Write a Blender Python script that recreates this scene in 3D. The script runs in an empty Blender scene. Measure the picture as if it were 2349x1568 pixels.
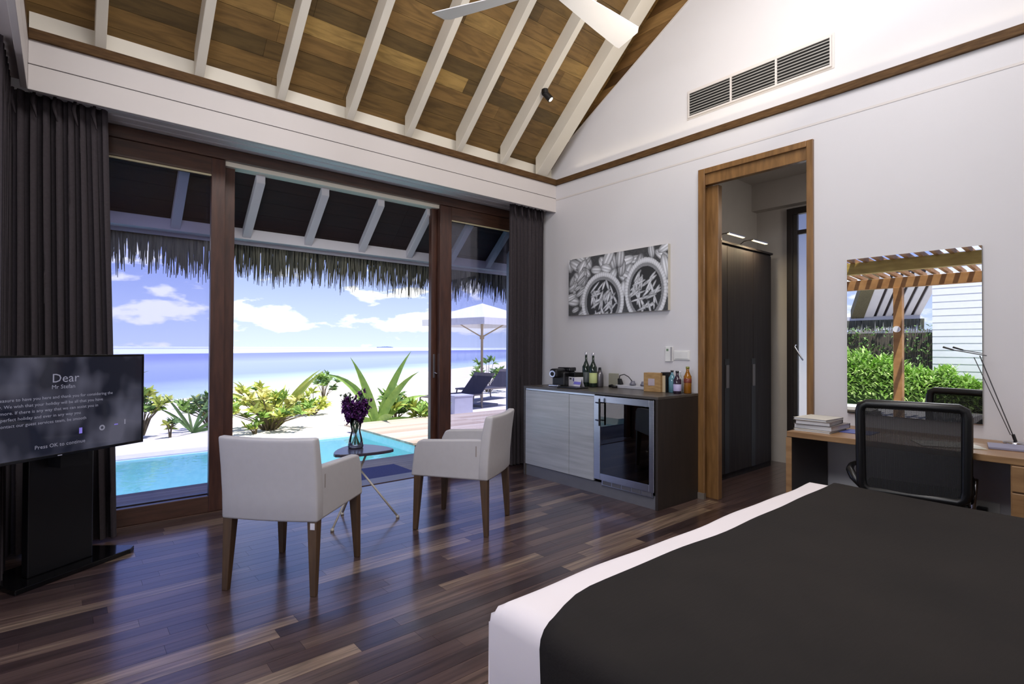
import bpy, math, random
from mathutils import Vector, Matrix
PI = math.pi
rnd = random.Random(7)
SC = bpy.context.scene
COL = SC.collection

# ------------------------------------------------------------ camera
CAM = Vector((-4.13, -4.157, 1.26))
yaw, pit, rol = [math.radians(a) for a in (40.135, .599, .233)]
Fv = Vector((math.sin(yaw)*math.cos(pit), math.cos(yaw)*math.cos(pit), math.sin(pit)))
Rv = Vector((math.cos(yaw), -math.sin(yaw), 0)); Uv = Rv.cross(Fv)
Rv, Uv = Rv*math.cos(rol)+Uv*math.sin(rol), Uv*math.cos(rol)-Rv*math.sin(rol)
cd = bpy.data.cameras.new('camera'); cam = bpy.data.objects.new('camera', cd); COL.objects.link(cam)
cd.sensor_width = 36; cd.lens = 1222.8/2349*36; cd.clip_start = .02; cd.clip_end = 6000
m = Matrix.Identity(4)
for i, v in enumerate((Rv, Uv, -Fv)):
    for j in range(3): m[j][i] = v[j]
m.translation = CAM; cam.matrix_world = m
SC.camera = cam

# ------------------------------------------------------------ exposure, world, sun, large lamps
SC.view_settings.view_transform = 'Standard'; SC.view_settings.look = 'None'
SC.view_settings.gamma = 1; SC.view_settings.use_curve_mapping = False
SC.view_settings.exposure = 0.12
SC.cycles.use_denoising = True
SC.cycles.max_bounces = 7; SC.cycles.diffuse_bounces = 4; SC.cycles.glossy_bounces = 4
SC.cycles.transmission_bounces = 6; SC.cycles.transparent_max_bounces = 12
SC.cycles.caustics_reflective = False; SC.cycles.caustics_refractive = False
SC.cycles.sample_clamp_indirect = 6

W = bpy.data.worlds.new('sky'); SC.world = W; W.use_nodes = True
nt = W.node_tree; N = nt.nodes; Lk = nt.links; N.clear()
def nd(t, **k):
    n = N.new(t)
    for a, b in k.items(): setattr(n, a, b)
    return n
tc = nd('ShaderNodeTexCoord'); sp = nd('ShaderNodeSeparateXYZ'); Lk.new(tc.outputs['Generated'], sp.inputs[0])
rp = nd('ShaderNodeValToRGB'); Lk.new(sp.outputs['Z'], rp.inputs[0])
cr = rp.color_ramp; cr.elements[0].position = 0; cr.elements[0].color = (.66, .77, .99, 1)
cr.elements[1].position = 1; cr.elements[1].color = (.13, .21, .60, 1)
for p, c in ((.05, (.54, .65, .97, 1)), (.13, (.36, .46, .88, 1)), (.40, (.21, .31, .76, 1))):
    e = cr.elements.new(p); e.color = c
def math_n(op, a, b=None, clamp=False):
    n = nd('ShaderNodeMath', operation=op); n.use_clamp = clamp
    for i, v in enumerate((a, b)):
        if v is None: continue
        if isinstance(v, (int, float)): n.inputs[i].default_value = v
        else: Lk.new(v, n.inputs[i])
    return n.outputs[0]
mp = nd('ShaderNodeMapping'); mp.inputs['Scale'].default_value = (1, 1, 2.6); mp.inputs['Location'].default_value = (.31, .12, .02)
Lk.new(tc.outputs['Generated'], mp.inputs[0])
nz = nd('ShaderNodeTexNoise'); nz.inputs['Scale'].default_value = 13; nz.inputs['Detail'].default_value = 7; nz.inputs['Roughness'].default_value = .52
Lk.new(mp.outputs[0], nz.inputs[0])
band = nd('ShaderNodeValToRGB'); Lk.new(sp.outputs['Z'], band.inputs[0]); b = band.color_ramp
b.elements[0].position = 0.0; b.elements[0].color = (0, 0, 0, 1)
b.elements[1].position = 1; b.elements[1].color = (.02, .02, .02, 1)
for p, v in ((.022, 0), (.034, .19), (.058, .17), (.075, .03), (.13, .035), (.2, .02)):
    e = b.elements.new(p); e.color = (v, v, v, 1)
cl = math_n('ADD', nz.outputs[0], band.outputs[0])
cl = math_n('SUBTRACT', cl, .60); cl = math_n('MULTIPLY', cl, 13, True)
mx = nd('ShaderNodeMix', data_type='RGBA'); Lk.new(cl, mx.inputs[0]); Lk.new(rp.outputs[0], mx.inputs[6]); mx.inputs[7].default_value = (1.0, 1.02, 1.05, 1)
bg = nd('ShaderNodeBackground'); bg.inputs[1].default_value = 1.2; Lk.new(mx.outputs[2], bg.inputs[0])
wo = nd('ShaderNodeOutputWorld'); Lk.new(bg.outputs[0], wo.inputs[0])

def light(name, kind, loc, target, power, color, **k):
    l = bpy.data.lights.new(name, kind); o = bpy.data.objects.new(name, l); COL.objects.link(o)
    l.energy = power; l.color = color; o.location = loc
    for a, b_ in k.items(): setattr(l, a, b_)
    o.rotation_euler = (Vector(target)-Vector(loc)).to_track_quat('-Z', 'Y').to_euler()
    return o
S = Vector((.285, -.24, .927))
light('sun', 'SUN', S*20, (0, 0, 0), 6.5, (1, .96, .9), angle=math.radians(.55))
light('added_ceiling_fill', 'AREA', (-1.5, -3.4, 4.5), (-1.0, -2.3, .3), 52, (1, .97, .965), shape='RECTANGLE', size=1.4, size_y=1.0)  # soft area light added out of view to brighten the gable side; no fixture
light('added_ceiling_fill', 'AREA', (-3.3, -3.4, 4.4), (-2.8, -.9, .6), 50, (1, .97, .965), shape='RECTANGLE', size=1.3, size_y=1.0)  # second added area light out of view, lifts the front half of the room
light('added_pelmet_fill', 'AREA', (-4.24, -2.9, 2.72), (-.4, -2.6, .75), 32, (.96, .97, 1), shape='RECTANGLE', size=2.6, size_y=.32)  # added low fill, stands in for daylight from the left opening
light('cove_lamp', 'AREA', (-.05, -2.6, 3.14), (-.55, -2.6, 6), 1.0, (1, .86, .6), shape='RECTANGLE', size=4.6, size_y=.03)
light('added_roof_fill', 'AREA', (-1.1, -2.6, 3.0), (-1.0, -1.4, 5), 14, (1, .88, .7), shape='RECTANGLE', size=.5, size_y=.5)  # area light without a fixture, added to brighten the roof boards
light('bathroom_lamp', 'AREA', (1.2, -2.9, 2.6), (1.2, -1.9, 1.2), 6, (1, .93, .85), shape='RECTANGLE', size=.5, size_y=.5)

# ------------------------------------------------------------ materials
def s2l(c):
    return tuple((v/255/12.92 if v/255 <= .04045 else ((v/255+.055)/1.055)**2.4) for v in c)
MATS = {}
def mat(name, col, rough=.6, metal=0, var=.06, scale=8, bump=0, stretch=None, col2=None, coat=0, emis=None, es=1, spec=.5, obj=False, detail=4, lin=False):
    """procedural principled: base colour broken up by noise (world position), optional bump"""
    if name in MATS: return MATS[name]
    M = bpy.data.materials.new(name); M.use_nodes = True; t = M.node_tree; n = t.nodes; l = t.links
    bs = n['Principled BSDF']
    c = col if lin else s2l(col)
    c2 = (s2l(col2) if not lin else col2) if col2 else tuple(v*(1-var*2) for v in c)
    if obj: src = n.new('ShaderNodeTexCoord').outputs['Object']
    else: src = n.new('ShaderNodeNewGeometry').outputs['Position']
    mpn = n.new('ShaderNodeMapping'); mpn.inputs['Scale'].default_value = stretch or (1, 1, 1); l.new(src, mpn.inputs[0])
    nz = n.new('ShaderNodeTexNoise'); nz.inputs['Scale'].default_value = scale; nz.inputs['Detail'].default_value = detail
    l.new(mpn.outputs[0], nz.inputs[0])
    r = n.new('ShaderNodeValToRGB'); r.color_ramp.elements[0].position = .3; r.color_ramp.elements[1].position = .7
    r.color_ramp.elements[0].color = (*c2, 1); r.color_ramp.elements[1].color = (*c, 1)
    l.new(nz.outputs[0], r.inputs[0]); l.new(r.outputs[0], bs.inputs['Base Color'])
    bs.inputs['Roughness'].default_value = rough; bs.inputs['Metallic'].default_value = metal
    bs.inputs['Specular IOR Level'].default_value = spec
    if coat: bs.inputs['Coat Weight'].default_value = coat; bs.inputs['Coat Roughness'].default_value = .12
    if bump:
        bp = n.new('ShaderNodeBump'); bp.inputs['Strength'].default_value = bump; bp.inputs['Distance'].default_value = .01
        l.new(nz.outputs[0], bp.inputs['Height']); l.new(bp.outputs[0], bs.inputs['Normal'])
    if emis: bs.inputs['Emission Color'].default_value = (*s2l(emis), 1); bs.inputs['Emission Strength'].default_value = es
    MATS[name] = M
    return M
def plank_mat(name, cols, rough, coat=0, gs=(3, 45, 45), grain=.35, pos=(0, .25, .5, .75, 1), axis_noise=1.0, bump=.15):
    """each plank object picks its tone from its own random number; grain runs along it"""
    M = bpy.data.materials.new(name); M.use_nodes = True; t = M.node_tree; n = t.nodes; l = t.links; bs = n['Principled BSDF']
    oi = n.new('ShaderNodeObjectInfo'); geo = n.new('ShaderNodeNewGeometry')
    va = n.new('ShaderNodeVectorMath'); va.operation = 'MULTIPLY_ADD'
    l.new(oi.outputs['Random'], va.inputs[0]); va.inputs[1].default_value = (37, 11, 23); l.new(geo.outputs['Position'], va.inputs[2])
    mp = n.new('ShaderNodeMapping'); mp.inputs['Scale'].default_value = gs; l.new(va.outputs[0], mp.inputs[0])
    nz = n.new('ShaderNodeTexNoise'); nz.inputs['Scale'].default_value = 1; nz.inputs['Detail'].default_value = 6; nz.inputs['Roughness'].default_value = .6; nz.inputs['Distortion'].default_value = .4
    l.new(mp.outputs[0], nz.inputs[0])
    r = n.new('ShaderNodeValToRGB'); r.color_ramp.interpolation = 'LINEAR'
    el = r.color_ramp.elements
    while len(el) < len(cols): el.new(.5)
    for e, c, p in zip(el, cols, pos): e.position = p; e.color = (*s2l(c), 1)
    ma = n.new('ShaderNodeMath'); ma.operation = 'MULTIPLY_ADD'; ma.use_clamp = True
    l.new(nz.outputs[0], ma.inputs[0]); ma.inputs[1].default_value = grain*2
    sb = n.new('ShaderNodeMath'); sb.operation = 'SUBTRACT'; l.new(oi.outputs['Random'], sb.inputs[0]); sb.inputs[1].default_value = grain
    l.new(sb.outputs[0], ma.inputs[2]); l.new(ma.outputs[0], r.inputs[0]); l.new(r.outputs[0], bs.inputs['Base Color'])
    bs.inputs['Roughness'].default_value = rough
    if coat: bs.inputs['Coat Weight'].default_value = coat; bs.inputs['Coat Roughness'].default_value = .15
    bp = n.new('ShaderNodeBump'); bp.inputs['Strength'].default_value = bump; bp.inputs['Distance'].default_value = .004
    l.new(nz.outputs[0], bp.inputs['Height']); l.new(bp.outputs[0], bs.inputs['Normal'])
    return M
def add_streaks(M, gs, amt):
    t = M.node_tree; n = t.nodes; l = t.links; bs = n['Principled BSDF']
    src = bs.inputs['Base Color'].links[0].from_socket
    geo = n.new('ShaderNodeNewGeometry'); mp = n.new('ShaderNodeMapping'); mp.inputs['Scale'].default_value = gs; l.new(geo.outputs['Position'], mp.inputs[0])
    nz = n.new('ShaderNodeTexNoise'); nz.inputs['Scale'].default_value = 1; nz.inputs['Detail'].default_value = 7; nz.inputs['Distortion'].default_value = 1.2; l.new(mp.outputs[0], nz.inputs[0])
    r = n.new('ShaderNodeValToRGB'); r.color_ramp.elements[0].position = .32; r.color_ramp.elements[0].color = (1-amt,)*3+(1,); r.color_ramp.elements[1].position = .6; r.color_ramp.elements[1].color = (1, 1, 1, 1); l.new(nz.outputs[0], r.inputs[0])
    mx = n.new('ShaderNodeMix'); mx.data_type = 'RGBA'; mx.blend_type = 'MULTIPLY'; mx.inputs[0].default_value = 1; l.new(src, mx.inputs[6]); l.new(r.outputs[0], mx.inputs[7]); l.new(mx.outputs[2], bs.inputs['Base Color'])
def glass_mat(name, tint=(1, 1, 1), ior=1.45, refl=1.0):
    M = bpy.data.materials.new(name); M.use_nodes = True; t = M.node_tree; n = t.nodes; l = t.links; n.clear()
    tr = n.new('ShaderNodeBsdfTransparent'); tr.inputs[0].default_value = (*tint, 1)
    gl = n.new('ShaderNodeBsdfGlossy'); gl.inputs['Roughness'].default_value = .0; gl.inputs[0].default_value = (refl, refl, refl, 1)
    fr = n.new('ShaderNodeFresnel'); fr.inputs[0].default_value = ior
    mx = n.new('ShaderNodeMixShader'); l.new(fr.outputs[0], mx.inputs[0]); l.new(tr.outputs[0], mx.inputs[1]); l.new(gl.outputs[0], mx.inputs[2])
    o = n.new('ShaderNodeOutputMaterial'); l.new(mx.outputs[0], o.inputs[0])
    return M

WHITE = mat('white_paint', (212, 206, 204), .55, var=.015, scale=3)
WHITE2 = mat('white_wall_paint', (216, 214, 218), .7, var=.012, scale=2)
CREAM = mat('white_timber_paint', (224, 218, 205), .5, var=.02, scale=5)
TRIM = mat('brown_trim_wood', (98, 72, 44), .7, spec=.2, col2=(74, 52, 30), scale=6, stretch=(2, 2, 14))
DOORW = mat('teak_door_frame', (142, 104, 62), .34, col2=(110, 78, 44), scale=5, stretch=(6, 6, .8), coat=.3)
DARKW = mat('dark_red_hardwood', (84, 52, 40), .38, col2=(58, 34, 28), scale=5, stretch=(6, 6, .8), coat=.25)
DARKWX = mat('dark_red_hardwood_rail', (88, 60, 48), .38, col2=(62, 42, 34), scale=5, stretch=(.8, 6, 8), coat=.25)
CURT = mat('charcoal_curtain_cloth', (70, 64, 68), .85, var=.08, scale=60, bump=.05, spec=.2)
CHROME = mat('chrome', (205, 205, 210), .15, 1, var=.02)
STEEL = mat('brushed_steel', (190, 192, 198), .28, 1, var=.06, scale=4, stretch=(2, 2, 40))
BLACK = mat('black_plastic', (18, 18, 20), .35, var=.05)
BLACKM = mat('black_matt', (14, 14, 16), .6, var=.05)
GLASS = glass_mat('clear_glass', (.97, .98, .98))
WINGL = glass_mat('window_glass', (.90, .905, .965), 1.40, .85)
CHW = mat('white_leatherette', (190, 187, 189), .5, var=.02, scale=30, bump=.02)
LEGW = mat('walnut_leg', (92, 68, 46), .4, col2=(70, 50, 34), scale=6, stretch=(8, 8, 1))
DESKW = mat('oak_desk', (160, 124, 84), .4, col2=(128, 94, 60), scale=4, stretch=(8, 1, 8), coat=.15)
DESKD = mat('dark_laminate', (62, 54, 52), .5, var=.08, scale=6)
CABW = mat('grey_brown_woodgrain', (86, 80, 74), .42, col2=(66, 60, 56), scale=4, stretch=(3, .6, 12), coat=.2)
CABD = mat('silver_grey_woodgrain', (186, 189, 193), .38, col2=(164, 167, 171), scale=3, stretch=(3, .7, 12), coat=.35)
CABS = mat('dark_brown_side_panel', (52, 44, 40), .45, col2=(42, 36, 34), scale=4, stretch=(6, 6, .7))
WARD = mat('dark_wardrobe_veneer', (46, 40, 37), .65, col2=(34, 29, 27), scale=4, stretch=(8, 8, .6), spec=.2)

# ------------------------------------------------------------ mesh helpers
class MB:
    def __init__(s): s.v = []; s.f = []
    def add(s, vs, fs):
        o = len(s.v); s.v += [tuple(v) for v in vs]; s.f += [tuple(i+o for i in f) for f in fs]; return s
    def box(s, x0, x1, y0, y1, z0, z1):
        return s.add([(x0, y0, z0), (x1, y0, z0), (x1, y1, z0), (x0, y1, z0), (x0, y0, z1), (x1, y0, z1), (x1, y1, z1), (x0, y1, z1)],
                     [(0, 3, 2, 1), (4, 5, 6, 7), (0, 1, 5, 4), (1, 2, 6, 5), (2, 3, 7, 6), (3, 0, 4, 7)])
    def hexa(s, p):  # eight corners: bottom 0-3 counterclockwise, top 4-7
        return s.add(p, [(0, 3, 2, 1), (4, 5, 6, 7), (0, 1, 5, 4), (1, 2, 6, 5), (2, 3, 7, 6), (3, 0, 4, 7)])
    def prism(s, poly, z0, z1):
        n = len(poly)
        return s.add([(x, y, z0) for x, y in poly]+[(x, y, z1) for x, y in poly],
                     [tuple(range(n))[::-1], tuple(range(n, 2*n))]+[(i, (i+1) % n, n+(i+1) % n, n+i) for i in range(n)])
    def prismx(s, poly, x0, x1):  # poly in (y, z)
        n = len(poly)
        return s.add([(x0, y, z) for y, z in poly]+[(x1, y, z) for y, z in poly],
                     [tuple(range(n))[::-1], tuple(range(n, 2*n))]+[(i, (i+1) % n, n+(i+1) % n, n+i) for i in range(n)])
    def tube(s, pts, r, n=8, caps=True):
        pts = [Vector(p) for p in pts]; rs = r if isinstance(r, (list, tuple)) else [r]*len(pts)
        o = len(s.v); up = None
        for i, p in enumerate(pts):
            d = (pts[min(i+1, len(pts)-1)]-pts[max(i-1, 0)]).normalized()
            if up is None: up = d.orthogonal().normalized()
            up = (up-d*up.dot(d)).normalized(); w = d.cross(up)
            for k in range(n):
                a = 2*PI*k/n; s.v.append(tuple(p+(up*math.cos(a)+w*math.sin(a))*rs[i]))
        for i in range(len(pts)-1):
            for k in range(n):
                a = o+i*n+k; b_ = o+i*n+(k+1) % n; s.f.append((a, b_, b_+n, a+n))
        if caps: s.f.append(tuple(range(o, o+n))[::-1]); s.f.append(tuple(range(o+(len(pts)-1)*n, o+len(pts)*n)))
        return s
    def lathe(s, prof, c=(0, 0, 0), n=20):
        o = len(s.v)
        for r, z in prof:
            for k in range(n): s.v.append((c[0]+r*math.cos(2*PI*k/n), c[1]+r*math.sin(2*PI*k/n), c[2]+z))
        for i in range(len(prof)-1):
            for k in range(n):
                a = o+i*n+k; b_ = o+i*n+(k+1) % n; s.f.append((a, b_, b_+n, a+n))
        s.f.append(tuple(range(o, o+n))[::-1]); s.f.append(tuple(range(o+(len(prof)-1)*n, o+len(prof)*n)))
        return s
    def leaf(s, base, d, L, w, droop=.5, seg=5, fold=.25, up=Vector((0, 0, 1)), tip=1.0):
        base = Vector(base); d = Vector(d).normalized(); o = len(s.v); p = base.copy(); side = d.cross(up)
        side = side.normalized() if side.length > 1e-3 else Vector((1, 0, 0))
        for i in range(seg+1):
            t = i/seg; ww = w*max(.02, math.sin(PI*min(1, .12+.88*t)**tip))*.5
            nrm = side.cross(d).normalized()
            s.v.append(tuple(p-side*ww+nrm*ww*fold)); s.v.append(tuple(p)); s.v.append(tuple(p+side*ww+nrm*ww*fold))
            d = (d+Vector((0, 0, -droop/seg*(.4+t)))).normalized(); p = p+d*(L/seg)
        for i in range(seg):
            a = o+3*i; s.f += [(a, a+1, a+4, a+3), (a+1, a+2, a+5, a+4)]
        return s
    def build(s, name, m, parent=None, bevel=0, smooth=False, seg=2, world=False, sub=0, solid=0):
        me = bpy.data.meshes.new(name)
        vs = s.v
        if world and parent is not None: L = root_loc(parent); vs = [(a-L[0], b_-L[1], c-L[2]) for a, b_, c in vs]
        me.from_pydata(vs, [], s.f); me.update(); me.materials.append(m)
        if smooth:
            for p in me.polygons: p.use_smooth = True
        ob = bpy.data.objects.new(name, me); COL.objects.link(ob); ob.parent = parent
        if solid: md = ob.modifiers.new('solid', 'SOLIDIFY'); md.thickness = solid; md.offset = 0
        if bevel:
            md = ob.modifiers.new('bevel', 'BEVEL'); md.width = bevel; md.segments = seg; md.limit_method = 'ANGLE'; md.angle_limit = math.radians(40)
        if sub: md = ob.modifiers.new('sub', 'SUBSURF'); md.levels = sub; md.render_levels = sub
        return ob
def root_loc(o):
    L = Vector((0, 0, 0))
    while o: L += o.location; o = o.parent
    return L
def tag(o, label=None, cat=None, group=None, kind=None):
    if label: o['label'] = label
    if cat: o['category'] = cat
    if group: o['group'] = group
    if kind: o['kind'] = kind
    return o
def thing(name, label, cat, loc=(0, 0, 0), rotz=0, group=None, kind=None):
    o = bpy.data.objects.new(name, None); o.empty_display_size = .1; COL.objects.link(o)
    o.location = loc; o.rotation_euler = (0, 0, rotz); return tag(o, label, cat, group, kind)
def struct(name): return thing(name, None, None, kind='structure')
def B(*a): return MB().box(*a)
def children(o): return [c for c in bpy.data.objects if c.parent == o]
def copy_tree(o, parent=None):
    c = o.copy(); COL.objects.link(c); c.parent = parent
    for ch in children(o): copy_tree(ch, c)
    return c
def text_mesh(body, size, m, parent, mtx, name='lettering', align='LEFT', extrude=.0):
    cu = bpy.data.curves.new('t', 'FONT'); cu.body = body; cu.size = size; cu.align_x = align; cu.extrude = extrude; cu.resolution_u = 2
    o = bpy.data.objects.new('t', cu); COL.objects.link(o); bpy.context.view_layer.update()
    me = bpy.data.meshes.new_from_object(o.evaluated_get(bpy.context.evaluated_depsgraph_get()))
    bpy.data.objects.remove(o); bpy.data.curves.remove(cu)
    me.transform(mtx); me.materials.clear(); me.materials.append(m)
    ob = bpy.data.objects.new(name, me); COL.objects.link(ob); ob.parent = parent; return ob
def unit_box_mesh(name, m, ch=.0):
    me = bpy.data.meshes.new(name); b_ = MB().box(0, 1, 0, 1, 0, 1); me.from_pydata(b_.v, [], b_.f); me.update(); me.materials.append(m); return me
def inst(name, me, parent, loc, scale, rot=(0, 0, 0)):
    o = bpy.data.objects.new(name, me); COL.objects.link(o); o.parent = parent; o.location = loc; o.scale = scale; o.rotation_euler = rot; return o

# ============================================================ ROOM SHELL
XL, YB = -4.72, -5.6          # left wall, back wall
GY = .45                      # glass plane of the front
# ---- floor: individual staves
fl = struct('floor')
FLM = plank_mat('dark_walnut_stave', [(58, 45, 45), (76, 58, 55), (90, 71, 66), (108, 87, 77), (148, 126, 106)], .30, coat=.7, pos=(0, .3, .6, .85, 1), grain=.3, gs=(2.2, 60, 60), bump=.05)
B(XL, 2.2, YB, GY+.05, -.06, -.021).build('subfloor', mat('subfloor_dark', (30, 22, 20), .8), fl)
add_streaks(FLM, (1.6, 34, 34), .55)
ume = unit_box_mesh('floor_stave', FLM)
rest = MB(); cnt = 0; y = GY+.03
while y > YB:
    x = XL-rnd.random()*.5
    while x < 0.0:
        L = rnd.choice((.45, .55, .7, .85, 1.0, 1.25))
        x0, x1 = max(x, XL), min(x+L, 0.0)
        if x1-x0 > .03:
            vis = (y < -.0 or True) and y > -2.75 and not (x0 > -.55 and y > -1.72 and y < -.15) and x1 > -4.6
            if vis and cnt < 298:
                inst('floor_plank', ume, fl, (x0, y-.0815, -.02), (x1-x0-.001, .0805, .02)); cnt += 1
            else: rest.box(x0, x1-.001, y-.0815, y-.001, -.02, 0)
        x += L
    y -= .082
tag(rest.build('floor_planking', FLM, fl), kind='stuff')
hf = MB()
y = -1.2
while y > -4.4:
    x = 0
    while x < 2.1:
        L = rnd.choice((.5, .7, .9)); hf.box(x, min(x+L, 2.1)-.001, y-.0815, y-.001, -.02, 0); x += L
    y -= .082
tag(hf.build('floor_planking', FLM, fl), kind='stuff')

# ---- gable wall (right) with the doorway cut out
wr = struct('wall_right')
DY0, DY1, DZ = -2.629, -1.723, 2.77
def rake(y): return 3.375+.56*max(0, -y)
g = MB()
T = .10
g.prismx([(GY+.4, 0), (GY+.4, 3.2), (.0, 3.375), (DY1, rake(DY1)), (DY1, 0)][::-1], 0, T)
g.prismx([(DY1, DZ), (DY1, rake(DY1)), (-2.2, rake(-2.2)), (DY0, rake(DY0)), (DY0, DZ)], 0, T)
g.prismx([(DY0, 0), (DY0, rake(DY0)), (-2.85, rake(-2.85)), (YB, 3.375), (YB, 0)], 0, T)
g.build('wall_panel', WHITE2, wr)
# timber boarding on the gable above the white rake
BRD = plank_mat('teak_ceiling_board', [(100, 80, 46), (118, 92, 52), (132, 102, 58), (146, 114, 66), (176, 144, 84)], .55, gs=(2, 2, 2), grain=.12, pos=(0, .3, .6, .85, 1))
# give the boards a real grain: streaky noise mixed in
add_streaks(BRD, (3, 22, 22), .4)
GBRD = plank_mat('teak_gable_board', [(84, 60, 36), (108, 78, 44), (132, 98, 58), (160, 124, 76)], .5, gs=(2, 2, 2), grain=.12, pos=(0, .3, .6, 1))
add_streaks(GBRD, (22, 3, 22), .35)
gme = unit_box_mesh('gable_board', GBRD)
z = 3.40
while z < 5.75:
    inst('gable_board', gme, wr, (.035, -5.4, z), (.022, 5.42, .116)); z += .118
B(.06, .10, YB, GY, 3.3, 5.9).build('backing', BLACKM, wr)
# thin raised edge on the rake and the long bead under the trim
rk = MB(); rk.prismx([(.0, 3.375-.012), (.0, 3.375), (-2.8, rake(-2.8)), (-2.8, rake(-2.8)-.012)], -.006, .0); rk.build('rake_edge', WHITE, wr)
B(-.0025, 0, YB, DY1+1.72, 2.872, 2.888).build('wall_bead', WHITE, wr)

def trimbox(name, a, m=TRIM, lab=None):
    o = MB().box(*a).build(name, m, None, bevel=.004); tag(o, kind='structure'); return o
trimbox('trim_1', (-.022, -.0, YB, -.022, 3.036, 3.095))
trimbox('trim_2', (-4.3, -.0, -.022, .0, 3.036, 3.098))
trimbox('trim_3', (-4.322, -4.3, -5.4, .0, 3.036, 3.098))

# ---- front wall: pelmet, soffit, header
wf = struct('wall_front')
B(-4.3, 0, 0, .03, 2.897, 3.04).build('pelmet_board', WHITE, wf, bevel=.003)
B(-4.3, 0, 0, .03, 2.745, 2.893).build('pelmet_board', WHITE, wf, bevel=.003)
B(-4.3, 0, .005, .028, 2.75, 3.035).build('pelmet_backing', BLACKM, wf)
B(-4.3, 0, .03, GY+.1, 2.80, 2.84).build('soffit', WHITE, wf)
ALW = mat('satin_white_track', (240, 242, 246), .25, 0, var=.01)
B(-4.3, -.02, .14, .20, 2.782, 2.80).build('curtain_track', ALW, wf)
B(-4.3, -.02, .24, .32, 2.786, 2.80).build('curtain_track', ALW, wf)
B(-4.3, -.02, .34, .40, 2.788, 2.80).build('cover_strip', ALW, wf)
B(-4.3, 0, .075, GY+.15, 3.10, 3.245).build('blocking', CREAM, wf)
B(-4.72, 0, .03, GY+.15, 3.03, 3.10).build('wall_plate', CREAM, wf)
B(-4.9, .1, GY+.04, GY+.12, 2.78, 3.1).build('wall_panel', WHITE2, wf)
B(XL, -4.3, GY+.0, GY+.1, 0, 2.85).build('wall_panel', WHITE2, wf)
wl = struct('wall_left')
B(-4.33, -4.3, -5.4, 0, 2.897, 3.04).build('pelmet_board', WHITE, wl, bevel=.003)
B(-4.33, -4.3, -5.4, 0, 2.745, 2.893).build('pelmet_board', WHITE, wl, bevel=.003)
B(XL, -4.33, -5.4, 0.03, 2.80, 2.84).build('soffit', WHITE, wl)
for a in ((XL-.12, XL, -.62, GY+.1, 0, 3.1), (XL-.12, XL, YB, -4.0, 0, 3.1), (XL-.12, XL, -4.0, -.62, 2.62, 3.1)):
    B(*a).build('wall_panel', WHITE2, wl)
B(XL-.12, XL, -4.0, -.62, -.06, 0).build('threshold', DARKWX, wl)
B(XL-.1, XL-.02, -.68, -.62, 0, 2.62).build('door_jamb', DARKW, wl); B(XL-.1, XL-.02, -4.0, -3.94, 0, 2.62).build('door_jamb', DARKW, wl)
wb = struct('wall_back')
B(XL-.12, .1, YB-.1, YB, 0, 3.3).build('wall_panel', WHITE2, wb)
g = MB(); g.prismx([(-5.6, 3.3), (-5.7, 3.3), (-5.7, 3.4)], XL, 0)
# left gable (never in view, closes the roof)
MB().prismx([(.45, 3.1), (-2.65, 5.72), (-5.75, 3.1)], XL-.12, XL-.02).build('gable_panel', WHITE2, wl)

# ---- ceiling: boards and rafters, both slopes
ce = struct('ceiling')
SL = .89; LEN = math.sqrt(1+SL*SL); ang = math.atan(SL)
cme = unit_box_mesh('ceiling_board', BRD)
def bz(y): return 3.30-SL*y
k = 0; y = .13
while y > -2.6:
    # each course is cut into long random lengths, as laid
    x = XL-rnd.random()*1.5
    while x < .03:
        L = rnd.uniform(1.3, 2.6); x0, x1 = max(x, XL-.1), min(x+L, .03)
        if x1 > x0+.02:
            o = inst('ceiling_board', cme, ce, (x0, y, bz(y)+.0), (x1-x0-.0015, .0945*LEN, .018), (PI-ang, 0, 0))
            o.location = (x0, y, bz(y)); o.rotation_euler = (-ang, 0, 0); o.location = (x0, y-.0945, bz(y-.0945))
            o.location.z += rnd.uniform(0, .0015)
        x += L
    y -= .096
# the far slope and a weather skin above
B2 = MB(); yr = -2.7; zr = bz(yr)
B2.hexa([(XL, YB, 3.1), (.03, YB, 3.1), (.03, yr, zr), (XL, yr, zr), (XL, YB, 3.13), (.03, YB, 3.13), (.03, yr, zr+.03), (XL, yr, zr+.03)])
B2.build('far_slope_boards', BRD, ce)
sk = MB()
sk.hexa([(XL-.5, yr, zr+.1), (2.5, yr, zr+.1), (2.5, 1.4, bz(1.4)+.12), (XL-.5, 1.4, bz(1.4)+.12), (XL-.5, yr, zr+.3), (2.5, yr, zr+.3), (2.5, 1.4, bz(1.4)+.3), (XL-.5, 1.4, bz(1.4)+.3)])
sk.hexa([(XL-.5, YB-.6, 2.95), (2.5, YB-.6, 2.95), (2.5, yr, zr+.1), (XL-.5, yr, zr+.1), (XL-.5, YB-.6, 3.15), (2.5, YB-.6, 3.15), (2.5, yr, zr+.3), (XL-.5, yr, zr+.3)])
THM = mat('thatch_straw', (120, 112, 84), .9, col2=(70, 66, 50), scale=30, stretch=(10, 1, 1), bump=.6)
sk.build('thatch_skin', THM, ce)
RX = [-.747-.537*i for i in range(7)]
def rafter(xc, w, y0=0.02, y1=-2.7, off=3.11, dep=.20, parent=ce, m=CREAM):
    z0 = off-SL*y0; z1 = off-SL*y1
    MB().hexa([(xc-w/2, y1, z1), (xc+w/2, y1, z1), (xc+w/2, y0, z0), (xc-w/2, y0, z0),
               (xc-w/2, y1, z1+dep), (xc+w/2, y1, z1+dep), (xc+w/2, y0, z0+dep), (xc-w/2, y0, z0+dep)]).build('rafter', m, parent, bevel=.004)
for xc in RX: rafter(xc, .058)
rafter(-.215, .15)

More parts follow.
